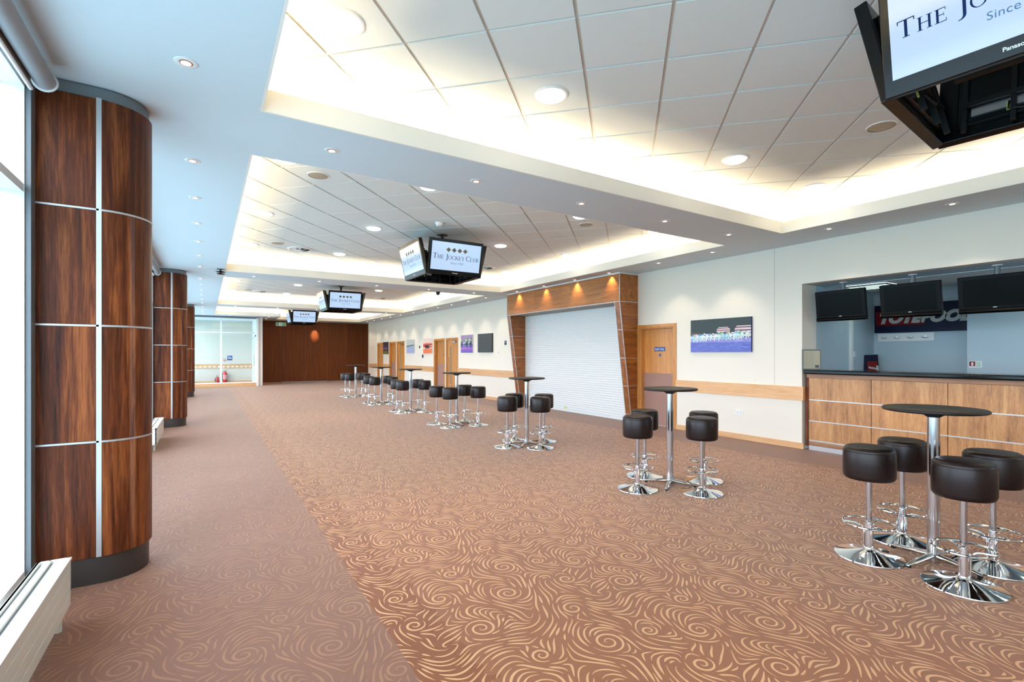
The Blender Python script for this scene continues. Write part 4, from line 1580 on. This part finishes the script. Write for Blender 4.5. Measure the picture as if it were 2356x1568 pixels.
for a in (-1.9, -1.3, -0.7, -2.5):
    m.box(0.046 * cos(a) - 0.005, 0.046 * cos(a) + 0.005, 0.046 * sin(a) - 0.005, 0.046 * sin(a) + 0.005, -0.058, -0.05)
m.build('sensor_slot', M['black_matt'], sd)
cd = thing('dome_camera', 'small black dome camera on the second cross beam below the tiles', 'camera', (5.55, 12.80, SZ))
MB().lathe([(0, 0), (0.06, 0), (0.06, -0.02), (0.055, -0.05), (0.035, -0.08), (0, -0.09)], 24).build('dome', M['black'], cd, True)
cw = thing('ceiling_camera', 'black camera unit in a clear dome at the window end of the second beam', 'camera', (0.26, 11.75, SZ))
MB().lathe([(0, 0), (0.07, 0), (0.07, -0.008), (0, -0.008)], 24).build('mount_plate', M['black'], cw, True)
MB().lathe([(0.018, -0.008), (0.018, -0.10), (0, -0.10)], 14).build('stem', M['black'], cw, True)
for z, r in ((-0.055, 0.095), (-0.095, 0.085)):
    MB().lathe([(0, z + 0.012), (r * 0.8, z + 0.008), (r, z), (r * 0.8, z - 0.010), (0, z - 0.016)], 24).build('lens_block', M['black'], cw, True)
dm = MB()
dm.lathe([(0.105, -0.01), (0.112, -0.05), (0.10, -0.09), (0.06, -0.118), (0, -0.128)], 28)
dm.build('clear_dome', M['glass'], cw, True)
xs = thing('exit_sign', 'green and white fire exit sign high on the dark partition', 'exit sign', (3.37, 28.39, 2.99))
B(-0.25, 0.25, -0.012, 0.0, 0, 0.18).build('board', emit('glowing_panel', (0.8, 0.9, 0.82, 1), 0.25), xs)  # faint glow added so the sign board shows brighter
m = MB()
m.box(-0.235, -0.095, -0.0135, -0.012, 0.015, 0.165)
m.box(0.055, 0.235, -0.0135, -0.012, 0.015, 0.165)
m.build('green_field', M['green'], xs)
m = MB()
m.prism([(-0.215, 0.09), (-0.165, 0.145), (-0.165, 0.11), (-0.115, 0.11), (-0.115, 0.07), (-0.165, 0.07), (-0.165, 0.035)], -0.0145, -0.0136, 'Y')
m.build('arrow', M['white_ink'], xs)
m = MB()
for pl in (ell(-0.01, 0.148, 0.014, 0.014), seg(-0.015, 0.13, -0.005, 0.08, 0.015, 0.012), seg(-0.005, 0.085, -0.035, 0.03, 0.009, 0.007), seg(-0.0, 0.085, 0.025, 0.05, 0.009, 0.007), seg(0.025, 0.05, 0.02, 0.02, 0.007, 0.007), seg(-0.015, 0.125, -0.05, 0.10, 0.007, 0.006), seg(-0.01, 0.125, 0.03, 0.11, 0.007, 0.006)):
    m.prism(pl, -0.0135, -0.012, 'Y')
m.build('running_figure', M['green'], xs)
m = MB()
m.prism(rect(0.085, 0.12, 0.03, 0.15), -0.0145, -0.0136, 'Y')
for i in range(3):
    m.prism(rect(0.14, 0.215, 0.05 + 0.035 * i, 0.062 + 0.035 * i), -0.0145, -0.0136, 'Y')
m.build('door_symbol', M['white_ink'], xs)


# ---- hanging television clusters ------------------------------------------
def tv_cluster(x, y, rot, lab):
    r = thing('television_cluster', lab, 'television', (x, y, 0), rot, 'hanging clusters of four televisions')
    MB().tube([(0, 0, TZ - 0.006), (0, 0, 3.0)], 0.03, 16).build('pole', M['black_matt'], r, True)
    MB().lathe([(0, TZ), (0.10, TZ), (0.10, TZ - 0.008), (0, TZ - 0.008)], 24).build('ceiling_plate', M['black_matt'], r, True)
    m = MB()
    m.box(-0.32, 0.32, -0.025, 0.025, 3.30, 3.34)
    m.box(-0.025, 0.025, -0.32, 0.32, 3.30, 3.34)
    m.box(-0.32, 0.32, -0.025, 0.025, 3.05, 3.09)
    m.box(-0.025, 0.025, -0.32, 0.32, 3.05, 3.09)
    m.build('hanging_frame', M['black_matt'], r)
    polys, wd = serif_line(['THE', 'JOCKEY', 'CLUB'], 0.090, 0.068)
    k = 0.865 / wd
    for q in range(4):
        tl = Matrix.Rotation(q * pi / 2, 4, 'Z') @ Matrix.Translation((0, -0.585, 3.16)) @ Matrix.Rotation(radians(-12.4), 4, 'X').inverted()
        # local frame: x right, y depth (front is -y), z up, centred on the set
        m = MB()
        m.box(-0.503, 0.503, -0.008, 0.055, -0.305, 0.30)
        m.box(-0.40, 0.40, 0.055, 0.085, -0.24, 0.24)
        tv = m.build('television', M['black'], r, bevel=0.006, mat=tl)
        m = MB(); m.box(-0.463, 0.463, -0.0095, -0.008, -0.222, 0.248)
        m.build('screen', M['screen'], tv, mat=tl)
        m = MB()
        for x_ in (-0.36, -0.14, 0.14, 0.36):
            m.box(x_ - 0.012, x_ + 0.012, 0.085, 0.115, -0.29, 0.29)
        m.box(-0.38, 0.38, 0.1, 0.12, 0.10, 0.13)
        m.box(-0.38, 0.38, 0.1, 0.12, -0.13, -0.10)
        m.box(-0.06, 0.06, 0.1, 0.30, 0.09, 0.14)
        m.build('wall_bracket', M['black_matt'], tv, mat=tl)
        m = MB()
        m.box(0.02, 0.33, 0.086, 0.092, -0.19, -0.13)
        m.build('connector_strip', M['satin'], tv, mat=tl)
        m = MB()
        m.tube([(0.16, 0.095, -0.16), (0.16, 0.12, -0.22), (0.06, 0.14, -0.26), (-0.05, 0.14, -0.2), (-0.08, 0.13, 0.0)], 0.006, 6)
        m.build('cable', M['black_matt'], tv, True, mat=tl)
        B_ = MB(); B_.box(0.155, 0.17, 0.09, 0.10, -0.215, -0.165); B_.build('plug', M['yellow'], tv, mat=tl)
        m = MB()
        for i in range(4):
            cx = (i - 1.5) * 0.105
            m.face([(cx - 0.045, -0.011, 0.125), (cx, -0.011, 0.085), (cx + 0.045, -0.011, 0.125), (cx, -0.011, 0.165)])
        m.build('diamond_logo', M['logo_gold'], tv, mat=tl, fix=False)
        m = MB()
        for j, p in enumerate(polys):
            m.face([(a * k, -0.0110 - 0.000004 * j, -0.035 + b_ * k) for a, b_ in p])
        m.build('lettering', M['logo_blue'], tv, mat=tl, fix=False)
        lettering('Since 1750', 0.052, M['logo_soft'], tv, tl @ Matrix.Translation((0.02, -0.011, -0.095)), spacing=1.05)
        lettering('Panasonic', 0.026, M['white_ink'], tv, tl @ Matrix.Translation((0, -0.0095, -0.262)), name='maker_badge', offset=0.0006)
    return r


c1 = tv_cluster(3.66, 0.71, radians(5), 'hanging black television cluster nearest the camera, upper right')
index_children(c1)
for x, y, lab in ((3.67, 8.27, 'hanging cluster of four televisions in the second recess'), (3.69, 16.27, 'hanging cluster of four televisions in the third recess'), (3.75, 24.1, 'hanging cluster of four televisions farthest away, before the dark partition')):
    c = copy_tree(c1)
    c.location = (x, y, 0)
    c.rotation_euler = (0, 0, 0)
    c['label'] = lab

# =====================================================================
#                       FURNITURE
# =====================================================================
# ---- radiators -------------------------------------------------------------
for k, (a, b_) in enumerate(((-4.6, 3.64), (9.29, 10.80))):
    r = thing('radiator', ('long low white radiator under the nearest window', 'short low white radiator just behind the nearest column')[k], 'radiator', (-0.71, (a + b_) / 2, 0), 0, 'low radiators under the windows')
    hl = (b_ - a) / 2
    z0, z1 = 0.10, 0.364
    fr = MB()
    n = 4
    hh = (z1 - z0) / n
    for i in range(n):
        fr.box(0.055, 0.07, -hl, hl, z0 + i * hh + 0.002, z0 + (i + 1) * hh - 0.002)
    fr.box(0.050, 0.064, -hl, hl, z0, z1)
    fr.build('front_panel', M['white_metal'], r, bevel=0.002)
    B(-0.07, -0.055, -hl, hl, z0, z1).build('rear_panel', M['white_metal'], r)
    tp = MB()
    tp.box(-0.07, 0.07, -hl, hl, z1 - 0.022, z1 - 0.014)
    for x_ in (-0.07, -0.022, 0.062):
        tp.box(x_, x_ + 0.012, -hl, hl, z1 - 0.014, z1)
    tp.build('top_grille', M['white_metal'], r, bevel=0.001)
    dk = MB()
    for x_ in (-0.058, -0.010):
        dk.box(x_, x_ + 0.009, -hl + 0.02, hl - 0.02, z1 - 0.014, z1 - 0.013)
    dk.build('vent_slot', M['alu_grey'], r)
    for sgn in (-1, 1):
        ya, yb = sorted((sgn * hl, sgn * (hl - 0.012)))
        B(-0.07, 0.07, ya, yb, z0, z1).build('end_cap', M['white_metal'], r)
        yc = sgn * (hl - 0.10)
        MB().lathe([(0, 0), (0.016, 0), (0.016, 0.10), (0, 0.10)], 12, c=(0.035, yc, 0)).build('foot', M['white_metal'], r, True)

# ---- bar stool -------------------------------------------------------------
def make_stool():
    r = thing('bar_stool', '', 'bar stool')
    R, z0, z1 = 0.163, 0.578, 0.822
    prof = [(0, z0), (0.12, z0), (0.150, z0 + 0.003), (R - 0.004, z0 + 0.014), (R, z0 + 0.03)]
    prof += [(R + 0.001, z0 + 0.12), (R, z1 - 0.055), (R - 0.003, z1 - 0.044)]
    for i in range(1, 9):
        a = i / 8 * pi / 2
        prof.append((R - 0.038 + 0.036 * cos(a), z1 - 0.038 + 0.034 * sin(a)))
    prof += [(0.09, z1 - 0.0015), (0, z1)]
    MB().lathe(prof, 48).build('seat', M['leather'], r, True)
    st = [c for c in r.children][0] if r.children else None
    ringp = [(R * cos(2 * pi * i / 40) * 0.992, R * sin(2 * pi * i / 40) * 0.992, z1 - 0.038) for i in range(40)]
    seam = MB().tube(ringp, 0.0022, 6, True)
    seam.build('piping', M['leather'], r, True)
    MB().lathe([(0.0195, 0.26), (0.0195, z0), (0, z0)], 24).build('post', M['post'], r, True)
    MB().lathe([(0.0, 0.055), (0.027, 0.055), (0.027, 0.245), (0.0245, 0.262), (0.0195, 0.265)], 24).build('sleeve', M['chrome'], r, True)
    f = MB()
    f.tube([(0.162 * cos(2 * pi * i / 40), 0.162 * sin(2 * pi * i / 40), 0.245) for i in range(40)], 0.0075, 8, True)
    fr = f.build('footrest', M['chrome'], r, True)
    br = MB()
    for a in (0, 1, 2):
        th = a * 2 * pi / 3 + 0.5
        pts = []
        for i in range(9):
            t_ = i / 8
            rr = 0.033 + (0.158 - 0.033) * (t_ ** 3.2)
            zz = 0.10 + (0.243 - 0.10) * (1 - (1 - t_) ** 2.6)
            pts.append((rr * cos(th), rr * sin(th), zz))
        br.tube([(0.030 * cos(th), 0.030 * sin(th), 0.065)] + pts, 0.006, 8)
    br.build('brace', M['chrome'], fr, True)
    bp = [(0.0, 0.0), (0.212, 0.0), (0.2185, 0.004), (0.217, 0.009), (0.20, 0.012), (0.15, 0.021), (0.10, 0.033), (0.06, 0.045), (0.038, 0.054), (0.031, 0.064), (0.029, 0.07), (0, 0.07)]
    MB().lathe(bp, 64).build('base', M['chrome'], r, True)
    return r


def make_table():
    r = thing('bar_table', '', 'bar table')
    R = 0.302
    z1, z0 = 1.112, 1.086
    prof = [(0, z0), (R - 0.02, z0), (R - 0.006, z0 + 0.003), (R, z0 + 0.010), (R, z1 - 0.010), (R - 0.004, z1 - 0.003), (R - 0.012, z1), (0, z1)]
    MB().lathe(prof, 72).build('tabletop', M['top_black'], r, True)
    MB().lathe([(0.038, 1.045), (0.06, 1.062), (0.11, 1.078), (0.12, 1.0855), (0, 1.0855)], 32).build('top_plate', M['black_matt'], r, True)
    MB().lathe([(0, 0.012), (0.0375, 0.012), (0.0375, 1.06), (0, 1.06)], 32).build('pole', M['post'], r, True)
    for k in range(4):
        m = MB()
        # tapered cast leg, high at the pole and low at the tip
        secs = []
        for t_, w_, zt, zb in ((0.03, 0.024, 0.072, 0.026), (0.10, 0.023, 0.062, 0.022), (0.18, 0.020, 0.048, 0.018), (0.25, 0.017, 0.036, 0.013), (0.285, 0.013, 0.027, 0.012)):
            ring_ = []
            for a in range(10):
                an = 2 * pi * a / 10
                ring_.append(m.bm.verts.new((t_, w_ * cos(an), (zt + zb) / 2 + (zt - zb) / 2 * sin(an))))
            secs.append(ring_)
        for A, Bq in zip(secs, secs[1:]):
            for a in range(10):
                m.bm.faces.new((A[a], A[(a + 1) % 10], Bq[(a + 1) % 10], Bq[a]))
        m.bm.faces.new(secs[0]); m.bm.faces.new(secs[-1][::-1])
        lg = m.build('leg', M['chrome'], r, True, mat=Matrix.Rotation(k * pi / 2, 4, 'Z'))
        MB().lathe([(0, 0), (0.014, 0), (0.016, 0.012), (0, 0.014)], 14, c=(0.272, 0, 0)).build('glide', M['black_matt'], lg, True, mat=Matrix.Rotation(k * pi / 2, 4, 'Z'))
    return r


T = [((4.463, 1.383), [(-0.29, 0.29), (0.29, 0.29), (-0.31, -0.25), (0.23, -0.26)], -12),
     ((4.53, 3.81), [(-0.46, 0.06), (0.05, 0.43), (0.02, -0.41), (0.48, -0.09)], 32),
     ((4.52, 6.76), [(-0.38, 0.0), (0.02, 0.42), (0.01, -0.37), (0.40, 0.07)], 40),
     ((4.55, 9.50), [(-0.34, 0.28), (-0.30, -0.32), (0.34, 0.30), (0.33, -0.35)], 2),
     ((4.58, 12.36), [(-0.28, 0.26), (-0.32, -0.29), (0.31, 0.26), (0.25, -0.36)], 6),
     ((4.56, 14.85), [(-0.28, 0.34), (-0.30, -0.36), (0.34, 0.36), (0.24, -0.38)], 4),
     ((4.52, 17.70), [(-0.27, 0.38), (-0.26, -0.22), (0.33, 0.40), (0.31, -0.16)], 10)]
tn = ['nearest high table, by the betting bar', 'second high table, before the staff door', 'third high table, before the shutter', 'fourth high table from the camera', 'fifth high table from the camera', 'sixth high table from the camera', 'farthest high table']
sn = ['window-side rear', 'window-side front', 'wall-side rear', 'wall-side front']
stool = table = None
for k, (c, offs, ang) in enumerate(T):
    lab = 'round black-topped %s' % tn[k]
    if table is None:
        table = make_table(); index_children(table); t_ = table
    else:
        t_ = copy_tree(table)
    t_['label'] = lab
    t_['group'] = 'high round tables in a row'
    t_.location = (c[0], c[1], 0)
    t_.rotation_euler = (0, 0, radians(ang))
    # name the stools by where they stand round the table
    order = sorted(range(4), key=lambda i: (offs[i][0] * 0.53 + offs[i][1] * 0.85))
    names = {}
    near, far_ = order[:2], order[2:]
    for nm, pr in (('front', near), ('back', far_)):
        pr = sorted(pr, key=lambda i: offs[i][0] * 0.85 - offs[i][1] * 0.53)
        names[pr[0]] = nm + ' left'
        names[pr[1]] = nm + ' right'
    for i, (dx, dy) in enumerate(offs):
        if stool is None:
            stool = make_stool(); index_children(stool); s_ = stool
        else:
            s_ = copy_tree(stool)
        s_['label'] = 'dark brown leather bar stool, %s one at the %s' % (names[i], tn[k].split(',')[0])
        s_['group'] = 'bar stools round the high tables'
        s_.location = (c[0] + dx, c[1] + dy, 0)
        s_.rotation_euler = (0, 0, radians((-32, -20, 10, -40)[i] + 17 * k))

# ---- fire extinguishers and notices in the lobby ---------------------------
fe = thing('fire_extinguisher', 'large red fire extinguisher against the lobby back wall', 'fire extinguisher', (0.86, 29.66, 0))
MB().lathe([(0, 0.0), (0.088, 0.0), (0.09, 0.02), (0.09, 0.47), (0.075, 0.54), (0.03, 0.575), (0.02, 0.60), (0, 0.60)], 28).build('cylinder_body', M['red'], fe, True)
MB().tube([(0, 0, 0.60), (0.02, 0, 0.64), (0.08, 0, 0.66)], 0.012, 8).build('handle', M['black'], fe, True)
MB().tube([(-0.01, 0, 0.62), (-0.09, 0, 0.61), (-0.13, 0, 0.5), (-0.12, 0, 0.2), (-0.10, 0, 0.12)], 0.012, 8).build('hose', M['black'], fe, True)
MB().lathe([(0.0908, 0.18), (0.0908, 0.42)], 28).build('data_label', plain('extinguisher_print', srgb(220, 150, 150), 0.5), fe, True)
fe = thing('fire_extinguisher', 'small red fire extinguisher with black horn beside the lobby mullion', 'fire extinguisher', (0.52, 29.66, 0))
MB().lathe([(0, 0.0), (0.055, 0.0), (0.057, 0.02), (0.057, 0.27), (0.045, 0.31), (0.015, 0.33), (0, 0.335)], 24).build('cylinder_body', M['red'], fe, True)
MB().tube([(0, 0, 0.33), (0.0, 0, 0.37), (-0.06, 0, 0.385)], 0.011, 8).build('handle', M['black'], fe, True)
MB().tube([(-0.05, 0, 0.33), (-0.085, 0, 0.27), (-0.095, 0, 0.12), (-0.10, 0, 0.08)], [0.012, 0.012, 0.026, 0.034], 10).build('horn', M['black'], fe, True)
nt = thing('fire_notice', 'blue and white fire action notice on the lobby wall', 'notice', (1.08, 29.8, 1.18))
B(-0.115, 0.115, -0.004, 0, 0, 0.24).build('card', M['sign_blue'], nt)
m = MB(); m.box(-0.08, 0.09, -0.005, -0.004, 0.09, 0.13); m.box(-0.09, 0.02, -0.005, -0.004, 0.18, 0.20)
m.build('printed_lines', M['white_ink'], nt)
B(-0.11, 0.11, -0.005, -0.004, 0.0, 0.02).build('red_strip', M['sign_red'], nt)
cp = thing('alarm_call_point', 'small red alarm call point beside the blue notice', 'alarm', (0.855, 29.8, 1.20))
B(-0.055, 0.055, -0.03, 0, -0.05, 0.05).build('case', M['red'], cp, bevel=0.003)
B(-0.035, 0.035, -0.032, -0.03, -0.025, 0.03).build('glass_face', M['white'], cp)
